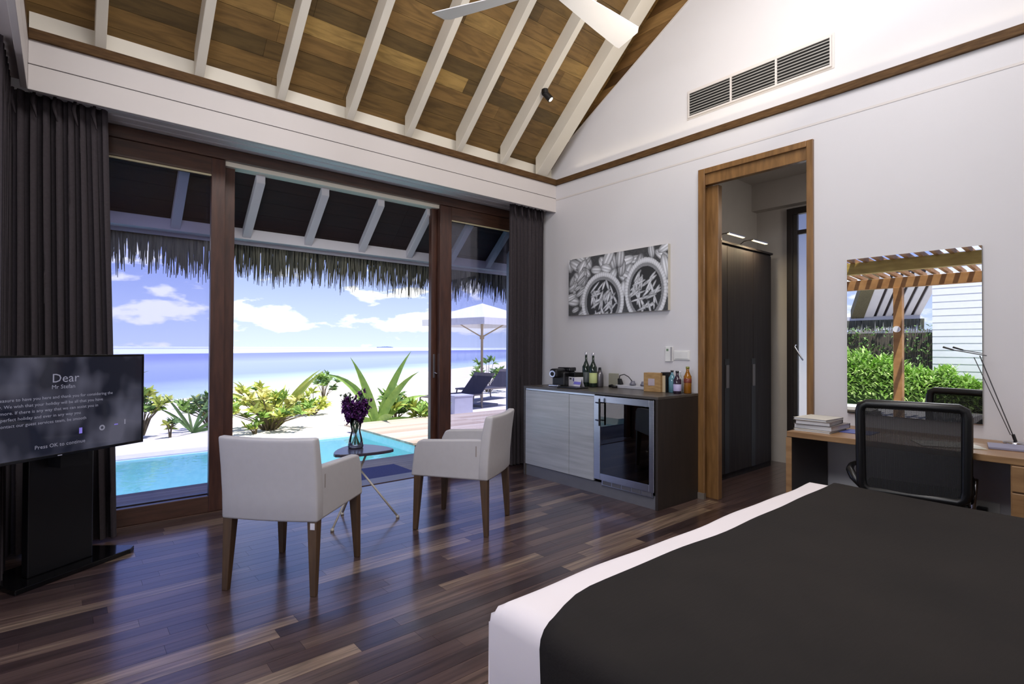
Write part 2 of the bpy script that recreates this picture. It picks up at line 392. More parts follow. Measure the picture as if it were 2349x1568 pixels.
# ============================================================ FRONT DOORS (windows)
def leafframe(t, x0, x1, y0, y1, z0, z1, st, top, bot, m=DARKW, mx=DARKWX, glass=WINGL, stR=None):
    stR = stR or st
    B(x0, x0+st, y0, y1, z0, z1).build('stile', m, t, bevel=.004)
    B(x1-stR, x1, y0, y1, z0, z1).build('stile', m, t, bevel=.004)
    B(x0+st, x1-stR, y0, y1, z1-top, z1).build('rail', mx, t, bevel=.003)
    B(x0+st, x1-stR, y0, y1, z0, z0+bot).build('rail', mx, t, bevel=.003)
    ym = (y0+y1)/2
    B(x0+st-.004, x1-stR+.004, ym-.004, ym+.004, z0+bot-.004, z1-top+.004).build('pane', glass, t)
    bd = mat('cream_glazing_bead', (206, 196, 160), .5)
    B(x0+st, x1-stR, y0+.01, ym-.006, z1-top-.014, z1-top).build('glazing_bead', bd, t)
HD = struct('door_1')
B(XL+.4, 0, .40, .56, 2.70, 2.785).build('head_rail', DARKWX, HD, bevel=.004)
B(XL+.4, 0, .44, .60, 2.665, 2.70).build('head_stop', CREAM, HD)
B(XL+.4, 0, .40, .60, -.02, .006).build('threshold', DARKWX, HD, bevel=.003)
B(-1.42, .0, .44, .56, -.0, .012).build('track', STEEL, HD)
w1 = struct('window_1')
leafframe(w1, -4.28, -3.178, .42, .47, .006, 2.70, .10, .125, .12, stR=.095)
w2 = struct('window_2')
leafframe(w2, -4.28, -3.095, .49, .54, .012, 2.69, .09, .10, .12, stR=.085)
w3 = struct('window_3')
leafframe(w3, -1.225, -.02, .42, .475, .012, 2.70, .14, .13, .14, stR=.1)
w4 = struct('window_4')
leafframe(w4, -1.285, -.06, .485, .54, .012, 2.69, .12, .10, .12, stR=.1)
B(-1.262, -1.238, .480, .485, .95, 1.19).build('door_handle', STEEL, w4, bevel=.003)
MB().tube([(-1.25, .480, 1.0), (-1.245, .462, 1.0), (-1.232, .458, .995)], .007).build('latch', CHROME, w4)

# ============================================================ DOORWAY (gable) and hall
d2 = struct('door_2')
for (ya, yb, za, zb) in ((DY1-.06, DY1+.0, 0, DZ), (DY0, DY0+.045, 0, DZ)):
    B(-.022, .0, ya, yb, za, zb).build('architrave', DOORW, d2, bevel=.004)
B(-.022, 0, DY0+.045, DY1-.06, DZ-.045, DZ).build('architrave', DOORW, d2, bevel=.004)
B(.0, .16, DY1-.035, DY1, 0, DZ-.02).build('jamb', DOORW, d2, bevel=.003)
B(.05, .11, DY1-.145, DY1-.035, 0.0, DZ-.14).build('door_stop', DOORW, d2, bevel=.003)
B(.0, .16, DY0, DY0+.035, 0, DZ-.02).build('jamb', DOORW, d2, bevel=.003)
B(.0, .05, DY0+.035, DY1-.035, DZ-.135, DZ-.02).build('door_head', DOORW, d2, bevel=.003)
B(.05, .16, DY0+.035, DY1-.035, DZ-.06, DZ-.02).build('door_head', mat('dark_slot', (40, 26, 20), .6), d2)
B(-.03, .0, DY1-.062, DY1+.004, 0, .05).build('plinth_block', mat('grey_metal_foot', (120, 112, 104), .4), d2)
HC = struct('wall_hall')
GREYW = mat('hall_paint', (196, 190, 184), .7, var=.02)
B(.1, 2.1, -1.28, -1.2, 0, 3.25).build('wall_panel', GREYW, HC)
B(1.985, 2.1, -1.63, -1.2, 0, 3.25).build('wall_panel', GREYW, HC)
B(1.985, 2.1, -4.4, -1.63, 2.79, 3.25).build('wall_panel', GREYW, HC)
B(1.985, 2.1, -4.4, -2.6, 0, 2.79).build('wall_panel', GREYW, HC)
B(.1, 2.1, -4.5, -4.4, 0, 3.25).build('wall_panel', GREYW, HC)
B(1.86, 1.985, -4.4, -1.28, 2.82, 3.12).build('bulkhead', GREYW, HC)
B(.1, 2.1, -4.5, -1.2, 3.12, 3.2).build('hall_ceiling', GREYW, HC)
w5 = struct('window_5')
BZ = mat('dark_bronze_frame', (44, 38, 38), .4)
B(1.94, 2.0, -1.69, -1.63, 0, 2.79).build('frame', BZ, w5, bevel=.004)
B(1.94, 2.0, -2.6, -1.69, 2.72, 2.79).build('frame', BZ, w5)
B(1.955, 2.0, -1.735, -1.69, 0, 2.72).build('frame', mat('bronze_sash', (58, 54, 52), .4), w5, bevel=.003)
B(1.955, 2.0, -2.6, -1.735, 2.50, 2.545).build('transom', BZ, w5)
fr = bpy.data.materials.new('frosted_glass'); fr.use_nodes = True; q = fr.node_tree.nodes['Principled BSDF']
q.inputs['Base Color'].default_value = (.8, .85, .95, 1); q.inputs['Roughness'].default_value = .5; q.inputs['Transmission Weight'].default_value = .55; q.inputs['IOR'].default_value = 1.1
B(1.985, 1.99, -2.6, -1.735, 0, 2.72).build('pane', fr, w5)
MB().tube([(1.93, -1.73, 1.30), (1.90, -1.73, 1.28), (1.90, -1.80, 1.16), (1.93, -1.8, 1.14)], .008).build('pull_handle', STEEL, w5)

wd = thing('wardrobe', 'tall dark veneer wardrobe standing beyond the teak doorway', 'wardrobe', (.9, -1.43, 0))
B(.12, 1.73, -1.55, -1.285, 0, 2.285).build('body', WARD, wd, world=True)
wdoors = [B(x0, x1, -1.569, -1.551, .06, 2.25).build('door', WARD, wd, bevel=.003, world=True) for x0, x1 in ((.16, .762), (.768, 1.288), (1.294, 1.70))]
for (x0, x1), dd in zip(((.715, .80), (1.25, 1.335)), wdoors):
    B(x0, x1, -1.5715, -1.569, .06, 1.16).build('handle_recess', mat('recess_black', (20, 17, 16), .6), dd, world=True)
    B(x0+.018, x1-.012, -1.576, -1.5715, .88, 1.10).build('handle_plate', mat('plate_brown', (84, 76, 72), .4), dd, world=True)
B(.12, 1.73, -1.575, -1.285, 2.27, 2.29).build('cornice', WARD, wd, world=True)
LED = mat('warm_led', (255, 226, 170), emis=(255, 214, 140), es=7)
for xa, xb, nm in ((.57, .88, 'left'), (1.05, 1.36, 'right')):
    t = thing('wardrobe_light', 'slim chrome light bar on top of the wardrobe, '+('beside the door jamb' if nm == 'left' else 'towards the white far wall'), 'light', ((xa+xb)/2, -1.6, 2.292))
    B(xa, xb, -1.69, -1.665, 2.325, 2.338).build('bar', CHROME, t, world=True, bevel=.003)
    MB().tube([((xa+.05), -1.5, 2.294), ((xa+.03), -1.58, 2.335), ((xa+.03), -1.67, 2.335)], .006).build('arm', CHROME, t, world=True)
    B(xa+.01, xb-.01, -1.688, -1.667, 2.322, 2.325).build('led', LED, t, world=True)
    light('wardrobe_lamp', 'AREA', ((xa+xb)/2, -1.66, 2.318), ((xa+xb)/2, -1.60, 1.6), 3.2, (1, .82, .55), shape='RECTANGLE', size=.28, size_y=.02)

# ============================================================ CURTAINS
def curtain(t, p0, p1, z0, z1, folds, amp, nrm, pinch=.8, seed=1, spread=0):
    r = random.Random(seed); nx = folds*10; nz = 26; P0 = Vector(p0); P1 = Vector(p1); D = P1-P0; nv = Vector(nrm)
    ph = [r.uniform(-.35, .35) for _ in range(folds+2)]; am = [r.uniform(.6, 1.15) for _ in range(folds+2)]
    b_ = MB()
    for j in range(nz+1):
        v = j/nz; z = z0+(z1-z0)*v
        for i in range(nx+1):
            u = i/nx; fpos = u*folds; k = int(fpos)
            a = am[k]*(1-(fpos-k))+am[k+1]*(fpos-k); p = ph[k]*(1-(fpos-k))+ph[k+1]*(fpos-k)
            A = amp*a*(1.0-.45*v*v)
            ph2 = 2*PI*fpos+p*(1-v)*3+.25*math.sin(v*5+k)
            w = math.sin(ph2); w = w*.75+.25*math.sin(3*ph2)*(.4 if v < .9 else .9)
            uu = u+(.018*math.sin(2*ph2+1))+spread*(1-v)*(u-.0)
            q_ = P0+D*uu+nv*(A*w)
            b_.v.append((q_.x, q_.y, z))
    for j in range(nz):
        for i in range(nx):
            a = j*(nx+1)+i; b_.f.append((a, a+1, a+nx+2, a+nx+1))
    return b_
def curtain_thing(label, p0, p1, z0, z1, folds, amp, nrm, seed, spread=0, hooks=True):
    c = ((Vector(p0)+Vector(p1))/2); t = thing('curtain', label, 'curtain', (c.x, c.y, z0))
    curtain(t, p0, p1, z0, z1, folds, amp, nrm, seed=seed, spread=spread).build('cloth', CURT, t, smooth=True, world=True)
    D = Vector(p1)-Vector(p0); n = max(2, int(folds/1.6))
    if hooks:
        hb = MB()
        for i in range(n):
            q_ = Vector(p0)+D*((i+.5)/n)-Vector(nrm)*0
            fv = Vector(nrm)
            # pinch pleat: a small gathered loop near the heading
            pts = [(q_.x+fv.x*.045-D.normalized().x*.012, q_.y-abs(fv.y)*.045-.0, z1-.01), (q_.x-D.normalized().x*.020, q_.y-abs(fv.y)*.055, z1-.07), (q_.x, q_.y-abs(fv.y)*.05, z1-.16)]
            hb.tube(pts, [.008, .012, .004], 6)
        hb.build('pinch_pleat', CURT, t, world=True, smooth=True)
    return t
curtain_thing('charcoal pleated curtain hanging behind the television at the left end of the glass front', (-4.50, .17, 0), (-3.93, .17, 0), .02, 2.79, 10, .055, (0, 1, 0), 3, spread=.14)
curtain_thing('charcoal pleated curtain beside the grey cabinet at the right end of the glass front', (-.53, .16, 0), (-.045, .16, 0), .02, 2.79, 9, .05, (0, 1, 0), 5, spread=-.06)
t = curtain_thing('charcoal curtain stack on the left side wall, cut by the left edge of the photo', (-4.378, -.55, 0), (-4.378, .05, 0), .02, 2.79, 7, .030, (1, 0, 0), 9, hooks=False)

# ============================================================ CABINET with wine fridge
cb = thing('minibar_cabinet', 'long grey woodgrain minibar cabinet under the framed print, glass wine fridge at its right end', 'cabinet', (-.3, -.94, 0))
X0 = -.6
B(X0, 0, -1.726, -1.702, 0, .878).build('side_panel', CABS, cb, bevel=.002, world=True)
B(X0, 0, -.181, -.157, 0, .878).build('side_panel', CABW, cb, bevel=.002, world=True)
B(X0-.002, 0, -1.728, -.155, .858, .880).build('top', CABW, cb, bevel=.002, world=True)
B(X0+.02, 0, -1.702, -.181, .105, .858).build('carcass', BLACKM, cb, world=True) if False else None
B(-.03, 0, -1.702, -.181, .105, .858).build('back_panel', BLACKM, cb, world=True)
B(X0+.02, -.03, -1.08, -1.06, .105, .858).build('partition', BLACKM, cb, world=True)
B(X0+.012, -.03, -1.06, -.181, .105, .12).build('bottom_panel', CABS, cb, world=True)
B(X0+.012, X0+.03, -1.702, -.181, .0, .105).build('plinth', mat('grey_plinth', (112, 112, 118), .4, coat=.3), cb, world=True)
B(X0+.006, X0+.02, -1.08, -.181, .842, .858).build('finger_rail', mat('alu_rail', (200, 206, 214), .3, .8), cb, world=True)
for ya, yb in ((-.776, -.184), (-1.076, -.781)):
    B(X0-.0, X0+.018, ya, yb, .112, .838).build('door', CABD, cb, bevel=.0015, world=True)
fg = thing('wine_fridge', 'steel framed glass fronted wine fridge built into the grey cabinet', 'fridge', (-.3, -1.39, .105))
y0, y1, z0, z1 = -1.698, -1.086, .135, .852
for a in ((X0-.012, X0+.02, y1-.07, y1, z0, z1), (X0-.012, X0+.02, y0, y0+.045, z0, z1), (X0-.012, X0+.02, y0+.045, y1-.07, z1-.055, z1), (X0-.012, X0+.02, y0+.045, y1-.07, z0, z0+.055)):
    dfr = B(*a).build('door_frame', STEEL, fg, bevel=.002, world=True)
FG = glass_mat('fridge_glass', (.30, .31, .38), 1.75, 1.0)
B(X0-.008, X0-.002, y0+.045, y1-.07, z0+.055, z1-.055).build('door_glass', FG, fg, world=True)
INS = mat('fridge_inside', (30, 30, 36), .5)
B(X0+.5, X0+.51, y0+.01, y1-.02, z0, z1).build('inner_back', INS, fg, world=True)
B(X0+.03, X0+.5, y0+.01, y0+.02, z0, z1).build('inner_side', INS, fg, world=True); B(X0+.03, X0+.5, y1-.03, y1-.02, z0, z1).build('inner_side', INS, fg, world=True)
SHF = mat('beech_shelf_front', (150, 138, 110), .5)
for zz in (.30, .40, .70):
    B(X0+.03, X0+.045, y0+.03, y1-.05, zz, zz+.022).build('shelf_front', SHF, fg, world=True)
    B(X0+.05, X0+.48, y0+.03, y1-.05, zz, zz+.006).build('shelf', INS, fg, world=True)
MB().tube([(X0-.045, y1-.09, .60), (X0-.045, y1-.09, .83)], .008).tube([(X0-.012, y1-.02, .64), (X0-.045, y1-.09, .64)], .005).tube([(X0-.012, y1-.02, .79), (X0-.045, y1-.09, .79)], .005).build('handle', BLACK, dfr, world=True)
vr_ = B(X0-.004, X0+.011, -1.685, -1.168, .094, .133).build('vent_rim', STEEL, fg, world=True)
for i in range(5):
    ya = -1.180-.1005*i; B(X0-.006, X0-.004, ya-.09, ya, .100, .130).build('vent_slot', mat('slot_grey', (96, 96, 104), .5), vr_, world=True)
BOTG = mat('dark_bottle', (20, 26, 22), .15)
for i, (yy, zz) in enumerate(((-1.28, .41), (-1.42, .41), (-1.56, .41), (-1.35, .71), (-1.50, .71), (-1.6, .31), (-1.3, .31))):
    o = MB().tube([(X0+.46, yy, zz+.045), (X0+.2, yy, zz+.045), (X0+.14, yy, zz+.045), (X0+.07, yy, zz+.045)], [.037, .037, .014, .014], 14).build('wine_bottle', BOTG, None, smooth=True)
    tag(o, ['dark wine bottle on the middle fridge shelf, by the door handle', 'dark wine bottle in the centre of the middle fridge shelf', 'dark wine bottle at the right end of the middle fridge shelf', 'dark wine bottle on the top fridge shelf, nearer the handle', 'dark wine bottle in the centre of the top fridge shelf', 'dark wine bottle at the right end of the lowest fridge shelf', 'dark wine bottle on the lowest fridge shelf, by the handle'][i], 'bottle', 'wine bottles inside the fridge')

# ---- things on the cabinet (top z .880)
ZT = .8805
cm = thing('coffee_machine', 'black capsule coffee machine on the curtain end of the cabinet', 'coffee machine', (-.3, -.40, ZT))
B(-.10, .12, -.09, .06, 0, .145).build('body', BLACK, cm, bevel=.018)
B(-.17, -.10, -.055, .055, 0, .02).build('drip_tray', CHROME, cm, bevel=.004)
B(-.17, .0, -.045, .045, .085, .175).build('head', BLACK, cm, bevel=.02)
MB().tube([(-.185, 0, .125), (-.165, 0, .125)], .033, 20).build('spout_ring', CHROME, cm)
MB().tube([(-.188, 0, .125), (-.183, 0, .125)], .02, 16).build('spout_dark', BLACKM, cm)
B(.0, .12, -.09, .06, .145, .185).build('water_tank', mat('smoky_tank', (26, 26, 30), .12), cm, bevel=.01)
cm.rotation_euler = (0, 0, math.radians(12))
o = B(0, .16, 0, .26, 0, .012).build('serving_tray', BLACK, None, bevel=.004); o.location = (-.52, -.80, ZT); tag(o, 'small flat black tray at the front of the cabinet top', 'tray')
PAP = mat('white_card', (224, 222, 232), .6)
cs = thing('capsule_box', 'white box with black lid standing between the coffee machine and tall bottles', 'box', (-.275, -.56, ZT), math.radians(-15))
B(-.05, .05, -.055, .055, 0, .095).build('box', PAP, cs, bevel=.002); B(-.05, .05, -.055, .055, .095, .14).build('lid', BLACK, cs, bevel=.003)
B(-.052, -.050, -.045, -.03, .055, .085).build('printed_mark', mat('violet_ink', (70, 62, 130), .6), cs); B(-.052, -.05, .0, .035, .07, .085).build('printed_mark', mat('dark_ink', (60, 58, 70), .6), cs)
tcard = thing('tent_card', 'white folded card with a violet band standing on the cabinet front', 'card', (-.345, -.66, ZT), math.radians(-12))
MB().hexa([(-.03, -.055, 0), (-.027, -.055, 0), (-.027, .055, 0), (-.03, .055, 0), (-.002, -.055, .085), (0, -.055, .085), (0, .055, .085), (-.002, .055, .085)]).build('card', PAP, tcard)
MB().hexa([(.03, -.055, 0), (.033, -.055, 0), (.033, .055, 0), (.03, .055, 0), (0, -.055, .085), (.002, -.055, .085), (.002, .055, .085), (0, .055, .085)]).build('card', PAP, tcard)
MB().hexa([(-.0225, -.055, .03), (-.0205, -.055, .03), (-.0205, .055, .03), (-.0225, .055, .03), (-.0125, -.055, .055), (-.0105, -.055, .055), (-.0105, .055, .055), (-.0125, .055, .055)]).build('printed_band', mat('violet_print', (128, 122, 214), .6), tcard)
def bottle(name, label, x, y, H, R, body, cap, labc=None, neck=.32, liquid=None, group=None, sh=.62, nr=.3, capm=None, labz=(.12, .42)):
    t = thing(name, label, 'bottle', (x, y, ZT), 0, group)
    MB().lathe([(R*.9, 0), (R, H*.02), (R, H*(sh-.04)), (R*.8, H*sh), (R*nr, H*(sh+.14)), (R*nr, H*.93)], n=18).build('glass', body, t, smooth=True); gl_ = t.children[0] if t.children else [c for c in bpy.data.objects if c.parent == t][-1]
    MB().lathe([(R*nr*1.15, H*.92), (R*nr*1.2, H*.93), (R*nr*1.2, H*.995), (R*nr, H)], n=14).build('cap', capm or cap, t, smooth=True)
    if labc: MB().lathe([(R*1.02, H*labz[0]), (R*1.025, H*labz[0]+.001), (R*1.025, H*labz[1])], n=18).build('paper_label', labc, gl_, smooth=True)
    return t
GGL = mat('dark_green_glass', (30, 44, 38), .08); CLR = mat('pale_clear_bottle', (170, 178, 180), .08)
SILV = mat('silver_cap', (200, 200, 206), .3, .6); GRL = mat('pale_green_label', (178, 190, 130), .6); GRYL = mat('dark_grey_label', (84, 92, 96), .5)
bottle('wine_bottle', 'tall dark bottle with grey label and silver neck, left of the pair', -.16, -.590, .335, .038, GGL, SILV, GRYL)
bottle('wine_bottle', 'tall dark bottle with pale green label, right of the pair', -.195, -.712, .33, .038, GGL, SILV, GRL)
fk = thing('steel_flask', 'small steel shaker bottle just right of the two tall bottles', 'flask', (-.13, -.74, ZT))
MB().lathe([(.032, 0), (.036, .01), (.036, .12), (.016, .165)], n=18).build('body', mat('dull_steel', (110, 108, 114), .3, .7), fk, smooth=True); MB().lathe([(.014, .16), (.016, .165), (.012, .19)], n=12).build('cap', BLACK, fk)
t = thing('table_frame', 'blank pale green upright card leaning at the wall behind the bottles', 'card', (-.05, -.86, ZT)); B(-.02, -.0, -.05, .06, 0, .135).build('panel', mat('sage_panel', (150, 148, 134), .6), t, bevel=.003)
o = MB().tube([(-.10, -.83, ZT+.012), (-.09, -.86, ZT+.02), (-.12, -.9, ZT+.01), (-.10, -.93, ZT+.012)], .012, 8).build('coiled_cord', BLACKM, None, smooth=True); tag(o, 'bunched black cord on the cabinet top behind the steel flask', 'cord')
ps = thing('power_strip', 'white power strip lying against the wall on the cabinet', 'power strip', (-.06, -1.1, ZT))
B(-.03, .03, -.20, .20, 0, .03).build('case', mat('offwhite_plastic', (196, 196, 204), .5), ps, bevel=.004)
GP = mat('grey_plug', (112, 112, 126), .4)
for i, (dy, m_, lab) in enumerate(((.16, BLACKM, 'black plug with its cable in the power strip on the cabinet'), (.02, GP, 'grey plug in the middle of the power strip on the cabinet'), (-.10, GP, 'grey plug beside the wooden box in the power strip'))):
    t = thing('power_plug', lab, 'plug', (-.06, -1.1+dy, ZT+.033), 0, 'plugs in the power strip')
    if i == 0:
        MB().hexa([(-.02, -.02, 0), (.02, -.02, 0), (.02, .02, 0), (-.02, .02, 0), (-.014, -.0, .055), (.014, -.0, .055), (.014, .03, .055), (-.014, .03, .055)]).build('body', m_, t, bevel=.004)
    else:
        MB().lathe([(.028, 0), (.03, .012), (.022, .022), (.018, .04)], n=14).build('body', m_, t, smooth=True)
o = MB().tube([(-.06, -1.1+.18, ZT+.085), (-.06, -1.1+.17, ZT+.118), (-.06, -1.1+.12, ZT+.13), (-.06, -1.1+.07, ZT+.11), (-.06, -1.1+.03, ZT+.072)], .004, 8).build('cord', BLACK, ps, smooth=True, world=True)
TB = mat('tan_bamboo', (176, 142, 94), .5, col2=(150, 116, 72), scale=5, stretch=(3, 3, 14))
bx = thing('tea_box', 'tan wooden tea box with a square label on the cabinet', 'box', (-.17, -1.375, ZT), math.radians(8))
B(-.05, .04, -.10, .06, 0, .165).build('body', TB, bx, bevel=.003)
B(-.052, -.05, -.045, .015, .055, .115).build('paper_label', mat('mauve_label', (180, 168, 178), .6), bx)
b2 = thing('book_box', 'slim cream and black box standing right behind the wooden tea box', 'box', (-.11, -1.483, ZT))
B(-.06, .03, -.022, .018, 0, .17).build('body', mat('cream_card', (204, 190, 162), .6), b2, bevel=.002); B(-.062, .032, -.024, .020, .145, .172).build('black_cap', BLACK, b2)
B(-.062, .032, -.032, -.024, 0, .172).build('spine', BLACKM, b2)
bottle('gin_bottle', 'pale blue glass bottle with black cap, leftmost of the spirits by the door frame', -.13, -1.545, .19, .030, mat('blue_glass', (96, 140, 156), .08), BLACK, None, sh=.7, nr=.36)
bottle('gin_bottle', 'clear bottle with white cap standing second among the spirits', -.10, -1.60, .185, .028, CLR, PAP, mat('grey_label', (140, 144, 150), .5), sh=.66, nr=.36)
bottle('rum_bottle', 'short dark bottle with lilac label in front of the amber one', -.20, -1.640, .19, .032, mat('dark_violet_glass', (54, 40, 56), .12), BLACK, mat('lilac_label', (176, 168, 206), .5), sh=.66, nr=.36)
bottle('whisky_bottle', 'tallest amber bottle with gold cap beside the door frame', -.10, -1.675, .225, .032, mat('amber_glass', (150, 96, 30), .1), BLACK, mat('amber_label', (120, 50, 36), .5), sh=.68, nr=.4, capm=mat('gold_green_cap', (130, 128, 50), .3), labz=(.4, .56))

# ============================================================ WALL THINGS
# print with two baskets, painted per cell from simple shapes
pic = thing('canvas_print', 'black and white canvas print of two round baskets above the cabinet', 'picture', (-.02, -.84, 1.6))
B(-.038, -.001, -1.443, -.232, 1.598, 2.187).build('canvas_frame', mat('canvas_edge', (206, 200, 184), .7), pic, world=True)
NX, NZ = 230, 112
r2 = random.Random(4)
imgv = [[.10+.05*r2.random() for _ in range(NX)] for _ in range(NZ)]
def blob(cx, cy, a, b_, th, val, stripes=0, amp=.25, clip=None):
    c_, s_ = math.cos(th), math.sin(th); R_ = max(a, b_)
    for j in range(max(0, int((cy-R_)*NZ)), min(NZ, int((cy+R_)*NZ)+1)):
        for i in range(max(0, int((cx-R_/2)*NX)-1), min(NX, int((cx+R_/2)*NX)+2)):
            u = (i/NX-cx)*2.05; v = (j/NZ-cy)
            if clip and (((i/NX-clip[0])*2.05)**2+(v+cy-clip[1])**2) > clip[2]**2: continue
            p = u*c_+v*s_; q_ = -u*s_+v*c_; d = (p/a)**2+(q_/b_)**2
            if d < 1:
                sh = val*(1-.75*d**1.5)
                if stripes: sh += amp*math.sin(q_/b_*stripes)*(1-d)
                imgv[j][i] = max(.02, min(1, sh+.06*r2.random()))
for _ in range(60):
    blob(r2.random(), r2.uniform(.25, 1.0), r2.uniform(.12, .22), r2.uniform(.06, .10), r2.uniform(-1.2, 1.9), r2.uniform(.5, .8), 9, .22)
for _ in range(10): blob(r2.uniform(0, .22), r2.uniform(0, .8), r2.uniform(.08, .15), .05, r2.uniform(.3, 1.2), r2.uniform(.45, .75), 9, .2)
def basket(cx, cy, R_, asp):
    for j in range(NZ):
        for i in range(NX):
            u = (i/NX-cx)*2.05/asp; v = j/NZ-cy; d = math.hypot(u, v)/R_
            if d < 1:
                if d > .84: imgv[j][i] = .55+.25*math.sin((d-.84)/.16*PI)+.12*math.sin(math.atan2(v, u)*60)*.6
                elif d > .74: imgv[j][i] = .30+.05*r2.random()
                else: imgv[j][i] = .09
    for _ in range(46):
        a_ = r2.random()*2*PI; rr = R_*.62*math.sqrt(r2.random())
        blob(cx+rr*math.cos(a_)/2.05*asp, cy+rr*math.sin(a_), r2.uniform(.08, .14), r2.uniform(.016, .026), r2.uniform(.2, 2.2), r2.uniform(.6, .85), 0, clip=(cx, cy, R_*.78))
basket(.375, .20, .50, .92); basket(.80, .32, .52, .76)
me = bpy.data.meshes.new('print'); vs = []; fs = []; cols = []
for j in range(NZ+1):
    for i in range(NX+1): vs.append((-.0392+.02, -.232-(1.211)*i/NX+.84, -.002+.589*j/NZ))
for j in range(NZ):
    for i in range(NX):
        a = j*(NX+1)+i; fs.append((a, a+1, a+NX+2, a+NX+1)); cols.append(imgv[j][i])
me.from_pydata(vs, [], fs); ca = me.color_attributes.new('ink', 'FLOAT_COLOR', 'CORNER')
buf = []
for c in cols: c = max(0, (c-.10)*1.35+.05); buf += [c*.74, c*.75, c*.80, 1]*4
ca.data.foreach_set('color', buf)
PM = bpy.data.materials.new('print_ink'); PM.use_nodes = True; an = PM.node_tree.nodes.new('ShaderNodeAttribute'); an.attribute_name = 'ink'
PM.node_tree.links.new(an.outputs['Color'], PM.node_tree.nodes['Principled BSDF'].inputs['Base Color']); PM.node_tree.nodes['Principled BSDF'].inputs['Roughness'].default_value = .5
me.materials.append(PM); o = bpy.data.objects.new('printed_face', me); COL.objects.link(o); o.parent = pic

# mirror
mi = thing('wall_mirror', 'frameless rectangular mirror above the desk showing the garden', 'mirror', (-.02, -3.196, .824))
MM = mat('mirror_silver', (236, 238, 240), .0, 1, var=0)
B(-.0235, -.0225, -3.547, -2.846, .824, 1.87).build('mirror_glass', MM, mi, world=True)
B(-.0225, -.001, -3.547, -2.846, .824, 1.87).build('backing', mat('mirror_edge', (120, 124, 110), .3), mi, world=True)

# AC grille
ac = thing('air_vent', 'long white three panel air conditioning grille high on the gable wall', 'vent', (0, -2.187, 3.255))
B(-.004, .0, -2.765, -1.61, 3.235, 3.485).build('surround', WHITE, ac, world=True)
ya, yb, za, zb = -2.738, -1.636, 3.262, 3.455
B(-.006, -.004, ya, yb, za, zb).build('dark_back', BLACKM, ac, world=True)
for a in ((ya-.012, yb+.012, za-.014, za), (ya-.012, yb+.012, zb, zb+.014), (ya-.012, ya, za, zb), (yb, yb+.012, za, zb), (-2.017, -2.002, za, zb), (-2.375, -2.360, za, zb)):
    B(-.016, -.004, a[0], a[1], a[2], a[3]).build('frame', WHITE, ac, world=True)
SLT = mat('grey_louvre', (150, 148, 146), .5)
sme = {}
for (a, b_) in ((-2.002, -1.636), (-2.360, -2.017), (-2.738, -2.375)):
    for i in range(8):
        zz = za+.008+i*.0232
        MB().hexa([(-.014, a, zz), (-.006, a, zz+.006), (-.006, b_, zz+.006), (-.014, b_, zz), (-.014, a, zz+.009), (-.006, a, zz+.013), (-.006, b_, zz+.013), (-.014, b_, zz+.009)]).build('louvre_slat', SLT, ac, world=True)

sw = thing('key_card_switch', 'white key card holder plate on the wall, left of the flat switch', 'switch', (0, -1.435, 1.14))
WP = mat('white_switch_plastic', (232, 232, 230), .35)
kp_ = B(-.012, 0, -1.472, -1.395, 1.142, 1.275).build('plate', WP, sw, bevel=.003, world=True)
B(-.02, -.012, -1.468, -1.455, 1.15, 1.27).build('card_slot', mat('greyish', (170, 168, 172), .4), kp_, world=True)
B(-.0135, -.012, -1.43, -1.41, 1.235, 1.255).build('indicator', mat('dim_green', (110, 140, 110), .4), kp_, world=True)
s2_ = thing('wall_switch', 'wide flat white rocker switch plate beside the door frame', 'switch', (0, -1.56, 1.15))
B(-.01, 0, -1.637, -1.483, 1.158, 1.24).build('plate', WP, s2_, bevel=.003, world=True)
B(-.014, -.01, -1.625, -1.495, 1.168, 1.23).build('rocker', WP, s2_, bevel=.002, world=True)
so = thing('wall_socket', 'white double wall socket low under the desk', 'socket', (0, -3.51, .29))
B(-.01, 0, -3.62, -3.41, .285, .375).build('plate', WP, so, bevel=.003, world=True)
for i, (yy, lab) in enumerate(((-3.455, 'round black plug in the left half of the low wall socket'), (-3.545, 'square black plug in the right half of the low wall socket'))):
    t = thing('power_plug', lab, 'plug', (-.011, yy, .30))
    if i == 0:
        MB().tube([(-.0, 0, .035), (-.028, 0, .035)], .027, 18).tube([(-.015, 0, .012), (-.015, 0, -.06)], .006).build('body', BLACK, t)
    else: B(-.04, 0, -.024, .024, -.005, .045).build('body', BLACK, t, bevel=.005)

# spotlight on the rafter
st = thing('spotlight', 'small black spotlight fixed to a white rafter, its lamp lit', 'spotlight', (-.747, -.60, 3.62))
MB().tube([(0, 0, .02), (0, -.005, -.02)], .032, 16).build('mount', BLACK, st)
lb_ = MB().tube([(.0, -.0, -.01), (.035, -.045, -.075)], .03, 18).build('lamp_body', BLACK, st)
MB().tube([(.0351, -.0451, -.0752), (.0358, -.046, -.0765)], .02, 18).build('lens', mat('lamp_lens', (255, 250, 235), emis=(255, 246, 225), es=12), lb_)

